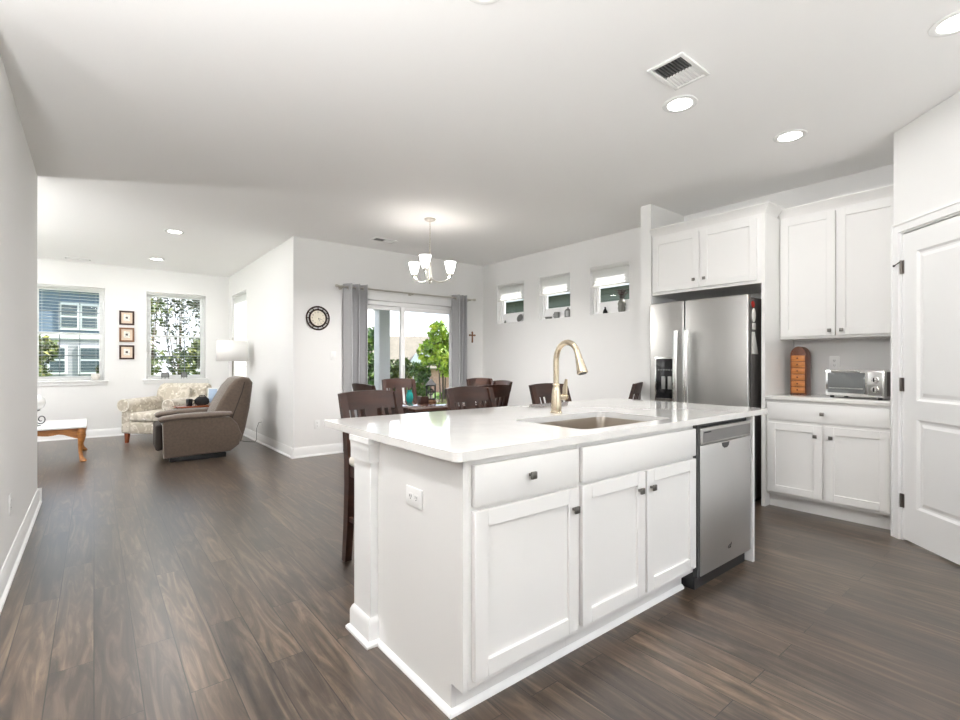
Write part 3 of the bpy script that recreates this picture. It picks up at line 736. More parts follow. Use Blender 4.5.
# toaster oven, spice chest, outlet in the nook
to = thing('toaster_oven', 'silver toaster oven with glass door and two dials on the side worktop', 'toaster oven', (4.435, 1.262, RC), ROT - R(13))
w = .385; h0, h1 = .018, .212
b = MB(); b.box(0, w, .008, .26, h0, h1, .012, 3); b.build('body', 'steel', to)
b = MB(); b.box(w - .001, w + .0015, .03, .25, h0 + .01, h1 - .01, .001); b.build('vent_side', 'fridgeside', to)
b = MB(); b.box(.0, w, -.004, .008, h0, h1, .004); fpn = b.build('front_frame', 'handle', to)
b = MB(); b.box(.018, .268, -.010, -.003, h0 + .022, h1 - .018, .004); gd = b.build('glass_door', 'ovenglass', to)
b = MB(); b.tube([(.05, -.008, h1 - .012), (.05, -.034, h1 - .004), (.225, -.034, h1 - .004), (.225, -.008, h1 - .012)], .007, 10); b.build('door_handle', 'handle', gd)
b = MB()
for k in range(3): b.tube([(.03, -.0108, h0 + .055 + .003 * k), (.258, -.0108, h0 + .055 + .003 * k)], .001, 6)
b.build('wire_rack', 'handle', gd)
b = MB(); b.box(.285, w - .01, -.0055, -.003, h0 + .012, h1 - .012, .002); b.build('control_panel', 'steel', fpn)
for z in (.075, .145): 
    b = MB(); b.lathe([(.024, 0), (.024, .004), (.019, .006), (.017, .022), (0, .023)], 20, Matrix.Translation((.332, -.005, z)) @ Matrix.Rotation(R(90), 4, 'X')); dl = b.build('dial', 'handle', to); b = MB(); b.box(-.003, .003, -.0275, -.02, -.015, .015, .001); o = b.build('pointer', 'dark', dl); o.location = (.332, -.005 + .0, z)
for x_ in (.03, w - .04):
    for y_ in (.03, .22): MB().cyl((x_, y_, 0), (x_, y_, h0 + .002), .014, n=12).build('foot', 'dark', to)
sc = thing('spice_chest', 'narrow orange wooden spice chest with six small drawers and an arched top', 'spice chest', (4.66, 1.585, RC), ROT)
w = .118
pts = [(0, 0), (w, 0), (w, .33)] + [(w / 2 + (w / 2) * math.cos(R(a)) * (1 - .06 * math.sin(R(a))), .33 + .075 * math.sin(R(a))) for a in range(15, 180, 15)] + [(0, .33)]
b = MB(); b.prism(pts, 'y', .004, .12, bev=.002); b.build('case', 'oakdark', sc)
for k in range(6):
    hz_ = .052; z_ = .012 + k * (hz_ + .0015)
    b = MB(); b.box(.012, w - .008, -.004, .0045, z_, z_ + hz_ - .003, .002); d_ = b.build('drawer', 'oak2', sc)
    b = MB(); b.lathe([(.004, 0), (.004, .006), (.007, .010), (0, .013)], 12, Matrix.Translation((w / 2, -.004, z_ + hz_ / 2)) @ Matrix.Rotation(R(90), 4, 'X')); b.build('knob', 'oakdark', d_)
plate('wall_outlet', 'white outlet plate on the nook wall behind the toaster oven', (XR - .0005, 1.335, 1.175), R(-90))

# ------------------------------------------------------------------ chairs
def make_chair(name, label, seat_h, top_h, group, cushion='cream', w=.43):
    t = thing(name, label, 'chair', group=group)      # faces local -y
    hw = w / 2
    post = [(0, .235, 0), (0, .212, seat_h * .35), (0, .197, seat_h * .75), (0, .20, seat_h), (0, .225, seat_h + (top_h - seat_h) * .45), (0, .295, top_h)]
    for s_ in (-1, 1):
        b = MB(); b.bar([(s_ * (hw - .024), y, z) for _, y, z in post], .042, [.042, .05, .056, .056, .042, .028]); b.build('rear_leg', 'wood', t)
        b = MB(); b.bar([(s_ * (hw - .022), -.20, 0), (s_ * (hw - .022), -.20, seat_h - .03)], [.032, .042], [.032, .042]); b.build('front_leg', 'wood', t)
    b = MB()
    b.box(-hw + .04, hw - .04, -.215, -.193, seat_h - .09, seat_h - .03, .002, 1); b.box(-hw + .04, hw - .04, .185, .207, seat_h - .09, seat_h - .03, .002, 1)
    for s_ in (-1, 1): b.box(s_ * (hw - .022) - .011, s_ * (hw - .022) + .011, -.18, .175, seat_h - .09, seat_h - .03, .002, 1)
    b.build('apron', 'wood', t)
    b = MB()
    zz = seat_h * .32
    for s_ in (-1, 1): b.box(s_ * (hw - .022) - .009, s_ * (hw - .022) + .009, -.185, .19, zz + .05, zz + .08, .002, 1)
    b.box(-hw + .035, hw - .035, -.01, .01, zz + .055, zz + .075); b.box(-hw + .038, hw - .038, -.21, -.19, zz - .02, zz + .015)
    b.build('stretcher', 'wood', t)
    b = MB(); b.box(-hw, hw, -.225, .175, seat_h - .028, seat_h + .032, .022, 3); b.build('seat', cushion, t)
    def yb(z):
        pz = [(p[2], p[1]) for p in post]
        for (z0_, y0_), (z1_, y1_) in zip(pz, pz[1:]):
            if z0_ <= z <= z1_: return y0_ + (y1_ - y0_) * (z - z0_) / (z1_ - z0_)
        return pz[-1][1]
    def rail(z0_, z1_, nm, dip, th=.022):
        b = MB(); secs = []
        for i in range(9):
            u = -1 + 2 * i / 8; x = u * (hw - .006); c_ = dip * (1 - u * u)
            zt_ = z1_ + .012 * (1 - u * u) * (1 if nm == 'top_rail' else 0)
            secs.append([Vector((x, yb(z0_) + c_, z0_)), Vector((x, yb(z0_) + c_ + th, z0_)), Vector((x, yb(min(zt_, top_h)) + c_ + th, zt_)), Vector((x, yb(min(zt_, top_h)) + c_, zt_))])
        b.loft(secs); return b.build(nm, 'wood', t)
    rail(top_h - .098, top_h + .004, 'top_rail', .028); rail(seat_h + .09, seat_h + .125, 'lower_rail', .018)
    for x_, ws in ((-.13, .02), (-.085, .02), (0, .085), (.085, .02), (.13, .02)):
        u = x_ / hw; c_ = .022 * (1 - u * u) + .008
        b = MB(); zs = [seat_h + .11, (seat_h + .11 + top_h - .09) / 2, top_h - .09]
        b.bar([(x_, yb(z) + c_, z) for z in zs], ws, .012); b.build('slat', 'wood', t)
    return t
st = make_chair('bar_stool', 'dark wooden slat-back counter stool at the left end of the island', .60, .985, 'counter stools along the island')
st.location = (1.385, 2.53, 0); st.rotation_euler = (0, 0, R(4))
dup(st, (2.185, 2.57, 0), 0, 'dark wooden slat-back counter stool in front of the dining table, left of the faucet')
dup(st, (3.03, 2.58, 0), R(-3), 'dark wooden slat-back counter stool showing directly behind the faucet')
dc = make_chair('dining_chair', 'dark wooden dining chair at the left end of the dining table, by the left curtain', .47, .97, 'dining chairs around the table')
TXc, TYc = 2.78, 4.25
dc.location = (2.25, 4.19, 0); dc.rotation_euler = (0, 0, R(90))
dup(dc, (2.88, 4.97, 0), R(-8), 'dark wooden dining chair on the window side of the table, behind the teal vase')
dup(dc, (3.84, 4.50, 0), R(4), 'dark wooden dining chair on the far side of the table, below the wall cross')
dup(dc, (2.72, 3.55, 0), R(180), 'dark wooden dining chair on the kitchen side of the table, behind a counter stool')
dup(dc, (3.20, 4.06, 0), R(-104), 'dark wooden dining chair seen side-on at the right end of the table')
dup(dc, (4.205, 3.10, 0), R(201), 'dark wooden chair standing alone by the right wall, left of the fridge')

# dining table
dt = thing('dining_table', 'dark wooden dining table with a glossy top in front of the patio door', 'table', (TXc, TYc, 0), R(0))
b = MB(); b.box(-.50, .42, -.44, .46, .725, .755, .006); b.build('tabletop', 'wood_top', dt)
b = MB(); b.box(-.44, .36, -.38, -.36, .645, .725); b.box(-.44, .36, .38, .40, .645, .725); b.box(-.44, -.42, -.36, .38, .645, .725); b.box(.34, .36, -.36, .38, .645, .725); b.build('apron', 'wood', dt)
for x_ in (-.43, .35):
    for y_ in (-.37, .39): MB().bar([(x_, y_, 0), (x_, y_, .725)], [.045, .07], [.045, .07]).build('leg', 'wood', dt)
TT = .755
tv = thing('vase', 'small teal glass vase on the dining table', 'vase', (2.63, 4.50, TT))
b = MB(); b.lathe([(.026, 0), (.036, .02), (.040, .05), (.034, .09), (.024, .115), (.030, .13), (.026, .13), (.020, .115), (0, .11)], 20); b.build('body', 'teal', tv)
bx_ = thing('planter_box', 'small dark brown wooden planter box on the dining table', 'planter', (2.665, 4.29, TT))
b = MB(); b.box(-.05, .05, -.035, .035, 0, .075, .003); b.build('box', 'frame_dark', bx_)
b = MB()
for k in range(26):
    a = random.uniform(0, 2 * PI); r_ = random.uniform(.0, .03); h_ = random.uniform(.02, .05)
    b.bar([(r_ * math.cos(a), r_ * math.sin(a), .07), (1.4 * r_ * math.cos(a), 1.2 * r_ * math.sin(a), .075 + h_)], [.008, .002], [.004, .001])
b.build('greenery', 'leafd', bx_)
ln = thing('lantern', 'black house-shaped lantern on the dining table', 'lantern', (2.815, 4.37, TT), R(-35))
z0_ = .03
b = MB(); b.box(-.052, .052, -.052, .052, z0_, z0_ + .012, .002); b.box(-.052, .052, -.052, .052, z0_ + .145, z0_ + .155)
for x_ in (-1, 1):
    for y_ in (-1, 1): b.box(x_ * .045 - .007, x_ * .045 + .007, y_ * .045 - .007, y_ * .045 + .007, z0_ + .012, z0_ + .145)
for y_ in (-1, 1):
    b.tube([Vector((.028 * math.cos(a), y_ * .048, z0_ + .08 + .028 * math.sin(a))) for a in [2 * PI * k / 14 for k in range(14)]], .005, 6, True)
    b.box(-.004, .004, y_ * .048 - .003, y_ * .048 + .003, z0_ + .012, z0_ + .145); b.box(-.045, .045, y_ * .048 - .003, y_ * .048 + .003, z0_ + .076, z0_ + .084)
b.build('cage', 'blacktin', ln)
b = MB(); b.loft([[Vector((x * s_, y * s_, z)) for x, y in ((-1, -1), (1, -1), (1, 1), (-1, 1))] for s_, z in ((.06, z0_ + .155), (.052, z0_ + .165), (.012, z0_ + .215), (.008, z0_ + .22))]); b.tube([Vector((.014 * math.cos(a), 0, z0_ + .232 + .014 * math.sin(a))) for a in [2 * PI * k / 12 for k in range(12)]], .0025, 6, True); b.build('roof', 'blacktin', ln)
b = MB(); b.lathe([(.055, 0), (.06, .01), (.05, .03)], 20); b.build('base', 'frame_tan', ln)
b = MB(); b.lathe([(.02, 0), (.02, .06), (0, .06)], 16, Matrix.Translation((0, 0, z0_ + .0125))); b.build('candle', 'cream', ln)

# ------------------------------------------------------------------ chandelier
CX, CY = 2.855, 4.451
ch = thing('chandelier', 'three-light brushed nickel chandelier with white bell shades over the dining table', 'chandelier', (CX, CY, 0))
b = MB(); b.lathe([(.0, H - .032), (.02, H - .030), (.055, H - .016), (.062, H - .004), (.062, H - .0005)], 28); b.build('canopy', 'nickel', ch)
b = MB()
k = 0; z = H - .033
while z > 2.30:
    r_ = [Vector(((.007 * math.cos(a)) if k % 2 else 0, 0 if k % 2 else .007 * math.cos(a), z - .014 + .015 * math.sin(a))) for a in [2 * PI * i / 10 for i in range(10)]]
    b.tube(r_, .0018, 5, True); z -= .024; k += 1
zc = z
b.tube([(0.004, .004, H - .03), (.012, .0, 2.6), (-.004, .006, 2.45), (.006, 0, zc)], .0022, 6)
b.build('chain', 'nickel', ch)
b = MB(); b.lathe([(.004, zc + .004), (.012, zc - .006), (.010, zc - .03), (.016, zc - .06), (.012, zc - .10), (.018, zc - .14), (.024, 2.115), (.030, 2.10), (.024, 2.08), (.012, 2.062), (.014, 2.05), (.006, 2.035), (0, 2.03)][::-1], 20); b.build('column', 'nickel', ch)
for i, a in enumerate((R(-135), R(-15), R(105))):
    d = Vector((math.cos(a), math.sin(a), 0)); rr_ = .235
    ar = []
    for t in range(11):
        u = t / 10; ar.append(d * (.02 + (rr_ - .02) * u) + Vector((0, 0, 2.09 - .035 * math.sin(PI * u * .9) + .06 * u ** 3)))
    b = MB(); b.tube(ar, .006, 8); e_ = ar[-1]
    b.lathe([(.010, 0), (.024, .006), (.026, .02), (.018, .034), (.012, .036)], 18, Matrix.Translation(e_ + Vector((0, 0, -.008)))); arm = b.build('arm', 'nickel', ch)
    b = MB(); zb = e_.z + .024
    prof = [(.024, 0), (.034, .012), (.045, .045), (.055, .09), (.063, .128), (.060, .128), (.052, .09), (.042, .045), (.031, .014), (0, .010)]
    b.lathe(prof, 26, Matrix.Translation((e_.x, e_.y, zb))); b.build('bell_shade', 'opal', arm)
    L = bpy.data.lights.new('bulb', 'AREA'); L.shape = 'DISK'; L.size = .05; L.energy = BULB_W; L.color = (1, .975, .95)
    lo = bpy.data.objects.new('bulb', L); C.objects.link(lo); lo.parent = ch; lo.location = (e_.x, e_.y, e_.z - .011)

# ------------------------------------------------------------------ ceiling fittings
def can(label, x, y, watts, spread=180, first=[None]):
    if first[0] is None:
        t = thing('recessed_light', label, 'ceiling light', (x, y, H), 0, 'recessed ceiling lights')
        b = MB(); b.lathe([(.070, -.004), (.078, -.007), (.098, -.004), (.100, -.0005), (.070, -.0005)], 32); b.build('trim_ring', 'white', t)
        b = MB(); b.lathe([(.070, -.0045), (.070, -.001)], 32); b.build('lens', 'lens', t)
        first[0] = t
    else: t = dup(first[0], (x, y, H), 0, label)
    L = bpy.data.lights.new('downlight', 'AREA'); L.shape = 'DISK'; L.size = .14; L.energy = watts; L.color = CAN; L.spread = R(spread)
    lo = bpy.data.objects.new('downlight', L); C.objects.link(lo); lo.location = (0, 0, -.009); lo.parent = t
    return t
can('recessed ceiling light next to the square ceiling vent, above the island', 2.768, 1.533, 1.3)
can('recessed ceiling light in front of the kitchen wall cabinets', 3.752, 1.276, .6)
can('recessed ceiling light at the top right corner of the photo, above the pantry door', 3.10, .37, .7)
can('recessed ceiling light cut by the top edge of the photo', 1.27, 1.56, 2.5)
can('nearer of the two recessed ceiling lights in the living room', .75, 6.77, 4)
can('farther of the two recessed ceiling lights, close to the living room windows', .742, 8.725, 2.5)
for x_, y_ in ((1.2, -.6), (2.5, -1.3), (1.2, -2.2), (.0, -1.4)): can('added unseen recessed fill light behind the kitchen', x_, y_, 2)  # unseen ceiling lights added to brighten the kitchen
for x_, y_ in ((.02, 1.0), (.02, 2.35)): can('added unseen recessed fill light along the left wall', x_, y_, 4, 105)  # added out of view to light the left floor and wall
for x_, y_ in ((-1.6, 6.77), (-1.6, 8.725)): can('added unseen recessed fill light deep in the living room', x_, y_, 8)  # added out of view to brighten the living room
def vent(name, label, x, y, wx, wy, ang, n, half=False):
    t = thing(name, label, 'vent', (x, y, H), ang)
    b = MB(); f = .022
    b.box(-wx, wx, -wy, -wy + f, -.009, -.0005, .002); b.box(-wx, wx, wy - f, wy, -.009, -.0005, .002); b.box(-wx, -wx + f, -wy + f, wy - f, -.009, -.0005, .002); b.box(wx - f, wx, -wy + f, wy - f, -.009, -.0005, .002)
    b.build('frame', 'white', t)
    b = MB(); b.box(-wx + f, (0 if half else wx - f), -wy + f, wy - f, -.0016, -.0008); b.build('duct_opening', 'slot', t)
    b = MB(); x1_ = 0 if half else wx - f
    for k in range(n):
        yy = -wy + f + (2 * wy - 2 * f) * (k + .5) / n
        b.box(-wx + f, x1_, -.0014, .0014, -.008, -.0008, mtx=Matrix.Translation((0, yy, 0)) @ Matrix.Rotation(R(35), 4, 'X') if False else Matrix.Translation((0, yy, 0)))
    b.build('louvre_blades', 'pewter' if half else 'white', t)
    if half:
        b = MB(); 
        for k in range(n):
            yy = -wy + f + (2 * wy - 2 * f) * (k + .5) / n; ww = (wy - f) / n * .92
            b.box(0.004, wx - f, yy - ww, yy + ww, -.007, -.001, .0015, 1)
        b.build('closed_louvres', 'white', t)
    return t
vent('ceiling_vent', 'square white ceiling vent with half-open louvres above the island', 2.455, 1.366, .145, .10, 0, 9, True)
vent('ceiling_vent', 'white ceiling vent in front of the patio door, left of the chandelier', 2.885, 5.576, .15, .075, R(0), 5, True)
vent('ceiling_vent', 'thin white ceiling vent close to the far living room windows', -.186, 9.42, .15, .06, 0, 5)

# unseen floor lamps added as fill, bounced off the ceiling
def uplighter(label, x, y, watts, first=[None]):
    if first[0] is None:
        t = thing('fill_uplighter', label, 'lamp', (x, y, 0))
        b = MB(); b.lathe([(.15, 0), (.155, .012), (.13, .025), (.02, .04)], 28); b.build('base', 'nickel', t)
        b = MB(); b.cyl((0, 0, .035), (0, 0, 1.78), .012, n=14); b.build('pole', 'nickel', t)
        b = MB(); b.lathe([(.02, 1.775), (.08, 1.79), (.15, 1.83), (.19, 1.88), (.187, 1.88), (.147, 1.836), (.08, 1.797), (0, 1.79)], 36); b.build('bowl', 'white', t)
        first[0] = t
    else: t = dup(first[0], (x, y, 0), 0, label)
    L = bpy.data.lights.new('fill_bulb', 'POINT'); L.energy = watts; L.color = CAN; L.shadow_soft_size = .12
    lo = bpy.data.objects.new('fill_bulb', L); C.objects.link(lo); lo.location = (0, 0, 1.865); lo.parent = t
uplighter('added unseen fill lamp, nickel floor uplighter behind the kitchen island, near the pantry side wall', 1.7, -1.9, FILL_W * .56)
uplighter('added unseen fill lamp, nickel floor uplighter in the side hall left of the camera', -.62, .6, FILL_W * .74)
uplighter('added unseen fill lamp, nickel floor uplighter in the unseen west end of the living room', -2.3, 6.5, FILL_W * .45)

hp = thing('fill_pendant', 'added unseen fill light, opal globe pendant in the side hall left of the kitchen', 'lamp', (-1.25, 2.0, 0))  # unseen hall globe added to light the island end panel
MB().lathe([(0, H - .03), (.05, H - .02), (.06, H - .0005)], 24).build('canopy', 'nickel', hp)
MB().cyl((0, 0, 2.12), (0, 0, H - .028), .006, n=8).build('stem', 'nickel', hp)
MB().lathe([(0, 1.80)] + [(.17 * math.sin(R(a)), 1.97 - .17 * math.cos(R(a))) for a in range(15, 180, 15)] + [(0, 2.14)], 28).build('globe', 'globe', hp)

# ------------------------------------------------------------------ wall plates
plate('wall_outlet', 'white outlet plate low on the near left wall', (XL + .0005, 3.747, .385), R(90))
plate('wall_outlet', 'white outlet plate low on the wall below the clock, left of the curtain', (2.216, YC - .0005, .395), 0)
plate('light_switch', 'white light switch plate on the wall left of the curtain', (2.43, YC - .0005, 1.27), 0, 'switch')
plate('wall_outlet', 'white outlet plate low on the living room side wall behind the recliner', (XC - .0005, 7.50, .30), R(-90))
b = MB(); b.tube([(XC - .009, 7.51, .31), (XC - .04, 7.53, .31), (XC - .06, 7.58, .22), (XC - .05, 7.62, .05), (XC - .06, 7.68, .006), (1.76, 7.82, .005), (1.70, 7.985, .012)], .0035, 6)
tag(b.build('power_cord', 'blacktin'), 'thin dark power cord running from the side wall outlet to the floor lamp', 'cord')
# clock
ck = thing('wall_clock', 'round dark bronze wall clock with an open ring and cream face', 'clock', (2.225, YC - .001, 1.745))
RX90 = Matrix.Rotation(R(90), 4, 'X')
b = MB(); b.tube([Vector((.145 * math.cos(a), -.012, .145 * math.sin(a))) for a in [2 * PI * k / 48 for k in range(48)]], .010, 8, True)
for k in range(12):
    a = 2 * PI * k / 12; b.tube([Vector((r_ * math.cos(a), -.012, r_ * math.sin(a))) for r_ in (.112, .145)], .006, 6)
b.build('outer_ring', 'bronze', ck)
b = MB(); b.lathe([(.118, .0), (.118, .018), (.108, .026), (.098, .022), (.096, .008), (0, .008)], 40, RX90); b.build('bezel', 'bronze', ck)
b = MB(); b.lathe([(.096, .0085), (.096, .011), (0, .011)], 40, RX90); fc2 = b.build('dial', 'face', ck)
NUM = '12 1 2 3 4 5 6 7 8 9 10 11'.split()
for k, s_ in enumerate(NUM):
    cu = bpy.data.curves.new('numeral', 'FONT'); cu.body = s_; cu.size = .026; cu.align_x = 'CENTER'; cu.align_y = 'CENTER'; cu.extrude = .0005
    to_ = bpy.data.objects.new('tmp', cu); me = bpy.data.meshes.new_from_object(to_); bpy.data.objects.remove(to_)
    if k == 0: nb = bmesh.new()
    a = R(90 - 30 * k); me.transform(Matrix.Translation((.075 * math.cos(a), -.0116, .075 * math.sin(a))) @ RX90); nb.from_mesh(me); bpy.data.meshes.remove(me)
b = MB(); b.bm.free(); b.bm = nb; b.build('numerals', 'ink', fc2, smooth=False)
b = MB(); b.bar([(0, -.0125, 0), (.0, -.0125, .05)], [.006, .003], .001, Matrix.Rotation(R(145), 4, 'Y')); b.bar([(0, -.0135, 0), (0, -.0135, .065)], [.005, .002], .001, Matrix.Rotation(R(110), 4, 'Y')); b.build('hands', 'ink', ck)
# cross
cr = MB(); cr.box(-.012, .012, -.014, -.001, -.085, .06, .004); cr.box(-.05, .05, -.014, -.001, .005, .028, .004)
for x_, z_ in ((-.05, .0165), (.05, .0165), (0, .062), (0, -.087)): cr.lathe([(0, .001), (.014, .001), (.016, .007), (.012, .013), (0, .014)], 12, Matrix.Translation((x_, 0, z_)) @ RX90)
o = cr.build('wall_cross', 'frame_tan'); o.location = (4.705, YC, 1.60); tag(o, 'small brown wooden cross on the wall right of the patio curtain', 'cross')
# three picture frames
for lab, m_, z_ in (('small dark square picture frame, topmost of the three between the windows', 'frame_dark', 1.91), ('small tan wooden picture frame, middle of the three between the windows', 'frame_tan', 1.635), ('small dark square picture frame, lowest of the three between the windows', 'frame_dark', 1.35)):
    t = thing('picture_frame', lab, 'picture', (.42, YF - .001, z_), 0, 'framed pictures between the living room windows')
    b = MB(); s_ = .10; f = .026
    b.box(-s_, s_, -.02, 0, -s_ - .015, -s_ - .015 + f, .003); b.box(-s_, s_, -.02, 0, s_ + .015 - f, s_ + .015, .003); b.box(-s_, -s_ + f, -.02, 0, -s_ - .015 + f, s_ + .015 - f, .003); b.box(s_ - f, s_, -.02, 0, -s_ - .015 + f, s_ + .015 - f, .003)
    b.build('frame', m_, t)
    b = MB(); b.box(-s_ + f, s_ - f, -.008, -.002, -s_ - .015 + f, s_ + .015 - f); b.build('mount', 'mat_cream', t)
    b = MB(); b.box(-.042, .042, -.0095, -.008, -.05, .055); pc = b.build('print', 'pic', t)
    b = MB(); b.lathe([(0, 0), (.014, 0), (.016, .02), (.012, .03), (0, .03)], 10, Matrix.Translation((0, -.0096, -.012)) @ Matrix.Diagonal((1, .02, 1, 1))); b.build('motif', 'ink', pc)

# ------------------------------------------------------------------ curtains
def curtain(label, x0, x1, folds, y, z0, z1, ph, flip=1):
    t = thing('curtain', label, 'curtain', ((x0 + x1) / 2, y, 0))
    b = MB(); n = folds * 16; rows = 14; hw = (x1 - x0) / 2; vs = []
    for j in range(rows + 1):
        z = z0 + (z1 - z0) * j / rows; row = []; v_ = 1 - j / rows
        for i in range(n + 1):
            u = i / n; a = 2 * PI * folds * u + ph
            amp = .078 * (1 + .25 * v_ * math.sin(7 * u + 1))
            x = -hw + 2 * hw * u + .018 * math.sin(2 * a) + .012 * v_ * math.sin(5 * u + 2 * v_)
            row.append(b.bm.verts.new((x, amp * math.sin(a) + .006 * v_ * math.sin(3.1 * a), z)))
        vs.append(row)
    for j in range(rows):
        for i in range(n): b.bm.faces.new((vs[j][i], vs[j][i + 1], vs[j + 1][i + 1], vs[j + 1][i]))
    o = b.build('panel', 'curtain', t); md = o.modifiers.new('th', 'SOLIDIFY'); md.thickness = .002; md.offset = 0
    b = MB()
    for k in range(2 * folds):
        u = (k * PI - ph) / (2 * PI * folds) if ph < PI else ((k + 1) * PI - ph) / (2 * PI * folds)
        if 0 < u < 1:
            b.tube([Vector((-hw + 2 * hw * u, .021 * math.cos(a), z1 - .055 + .021 * math.sin(a))) for a in [2 * PI * q_ / 16 for q_ in range(16)]], .0045, 6, True)
    b.build('grommets', 'nickel', t)
    return t
RY, RZ = YC - .105, 2.165
curtain('grey curtain panel hanging left of the patio door', 2.535, 2.86, 3, RY, .015, RZ + .045, .6)
curtain('grey curtain panel hanging right of the patio door', 4.275, 4.485, 3, RY, .015, RZ + .045, .2)
rd = thing('curtain_rod', 'thin brushed nickel curtain rod above the patio door', 'curtain rod', (0, 0, 0))
b = MB(); b.cyl((2.47, RY, RZ), (4.64, RY, RZ), .0105, n=14); b.build('rod', 'nickel', rd)
for s_, x_ in ((-1, 2.47), (1, 4.64)):
    b = MB(); b.lathe([(.011, 0), (.017, .004), (.017, .012), (.013, .016), (.019, .026), (.020, .045), (.012, .056), (0, .058)], 16, Matrix.Translation((x_, RY, RZ)) @ Matrix.Rotation(s_ * R(90), 4, 'Y')); b.build('finial', 'nickel', rd)
for x_ in (2.52, 3.56, 4.60):
    b = MB(); b.cyl((x_, RY + .01, RZ - .012), (x_, YC - .002, RZ - .012), .006, n=10); b.cyl((x_, YC - .006, RZ - .012), (x_, YC - .001, RZ - .012), .022, n=14); b.box(x_ - .008, x_ + .008, RY - .012, RY + .012, RZ - .018, RZ - .0105); b.build('bracket', 'nickel', rd)

# ------------------------------------------------------------------ blinds
def blind(label, axis, c, out, a0, a1, z0, z1, pitch, tilt, m='blind', sw=.045):
    t = thing('window_blind', label, 'blind')
    dpos = c + out * .035
    def pl(bb, aa0, aa1, z, tl, w_, th):
        mid_ = (aa0 + aa1) / 2; L_ = (aa1 - aa0) / 2
        if axis == 'y': bb.box(-L_, L_, -w_ / 2, w_ / 2, -th / 2, th / 2, mtx=Matrix.Translation((mid_, dpos, z)) @ Matrix.Rotation(R(tl), 4, 'X'))
        else: bb.box(-w_ / 2, w_ / 2, -L_, L_, -th / 2, th / 2, mtx=Matrix.Translation((dpos, mid_, z)) @ Matrix.Rotation(R(tl), 4, 'Y'))
    a0 += .008; a1 -= .008
    b = MB(); pl(b, a0, a1, z1 - .024, 0, .05, .042); b.build('headrail', m, t)
    b = MB(); z = z1 - .055
    while z > z0 + .03: pl(b, a0 + .003, a1 - .003, z, tilt, sw, .0022); z -= pitch
    b.build('slats', m, t, smooth=False)
    b = MB(); pl(b, a0 + .003, a1 - .003, z0 + .014, 0, .05, .018); b.build('bottom_rail', m, t)
    b = MB()
    for u in (.12, .88):
        aa = a0 + (a1 - a0) * u
        for k in (-1, 1):
            dd = dpos + k * (sw / 2 + .0015)
            p_ = (aa, dd, z0 + .01) if axis == 'y' else (dd, aa, z0 + .01); q_ = (aa, dd, z1 - .045) if axis == 'y' else (dd, aa, z1 - .045)
            b.cyl(p_, q_, .0009, n=5)
    b.build('ladder_cords', m, t)
    return t
blind('white slatted blind, slats open, in the left living room window', 'y', YF, 1, W1[0], W1[1], W1[2] + .01, W1[3], .048, 0)
blind('white slatted blind, slats open, in the living room window right of the pictures', 'y', YF, 1, W2[0], W2[1], W2[2] + .01, W2[3], .048, 0)
blind('white closed blind in the side window behind the floor lamp', 'x', XC, 1, W3[0], W3[1], W3[2] + .01, W3[3], .04, 62)
for (a0, a1, z0, z1), nm in zip(SW, ('farthest small high window, next to the dining corner', 'middle small high window', 'nearest small high window, left of the fridge')):
    blind('white half-lowered blind in the ' + nm, 'x', XR, 1, a0, a1, z0 + .335, z1, .04, 58)

# ------------------------------------------------------------------ small things on the sills
def lathe_thing(name, label, cat, loc, parts, n=20):
    t = thing(name, label, cat, loc)
    for pn, m_, prof in parts: MB().lathe(prof, n).build(pn, m_, t)
    return t
sx_ = XR + .045; sz = SW[0][2]
o = MB().lathe([(0, 0), (.03, .004), (.058, .016), (.06, .02), (.03, .010), (0, .007)], 24, Matrix.Translation((0, 0, .056)) @ Matrix.Rotation(R(-72), 4, 'Y') @ Matrix.Rotation(R(0), 4, 'X')).build('dish', 'pewter')
o.location = (XR + .062, 5.27, sz); tag(o, 'dark round dish leaning in the farthest small high window', 'dish')
o = MB().lathe([(.014, 0), (.018, .015), (.012, .035), (.007, .045), (0, .05)], 14).build('small_bottle', 'greyvase'); o.location = (XR + .048, 5.60, sz); tag(o, 'tiny grey bottle in the left corner of the farthest small high window', 'bottle')
o = MB().lathe([(0, 0), (.045, 0), (.062, .022), (.064, .028), (.058, .028), (.04, .008), (0, .006)], 24).build('bowl', 'pewter'); o.location = (XR + .048, 4.69, sz); o.scale = (.62, 1, 1.2); tag(o, 'shallow dark pewter bowl, leftmost in the middle small high window', 'bowl')
mg = thing('mug', 'grey pewter mug in the middle small high window', 'mug', (XR + .048, 4.535, sz))
MB().lathe([(.034, 0), (.036, .004), (.038, .085), (.036, .088), (.034, .085), (.032, .008), (0, .008)], 22).build('body', 'pewter', mg)
MB().tube([(0, .035, .07), (0, .058, .068), (0, .066, .045), (0, .056, .022), (0, .036, .02)], .005, 8).build('handle', 'pewter', mg)
cn = thing('canister', 'grey lidded canister, rightmost in the middle small high window', 'canister', (XR + .048, 4.335, sz))
MB().lathe([(.038, 0), (.046, .01), (.046, .08), (.042, .085), (0, .085)], 22).build('body', 'pewter', cn)
MB().lathe([(.044, .0855), (.040, .1), (.02, .115), (.007, .118), (.010, .128), (.006, .136), (0, .137)], 22).build('lid', 'pewter', cn)
o = MB().lathe([(.026, 0), (.030, .01), (.026, .035), (.012, .06), (.008, .075), (.010, .085), (0, .087)], 18).build('small_bottle', 'blacktin'); o.location = (XR + .048, 3.73, sz); tag(o, 'small black bottle in the nearest small high window', 'bottle')
vs_ = thing('vase', 'grey textured vase with dark dried flowers in the nearest small high window', 'vase', (XR + .048, 3.49, sz))
MB().lathe([(.032, 0), (.040, .01), (.046, .05), (.042, .075), (.048, .10), (.040, .13), (.026, .15), (.030, .165), (.024, .165), (0, .15)], 22).build('body', 'greyvase', vs_)
b = MB()
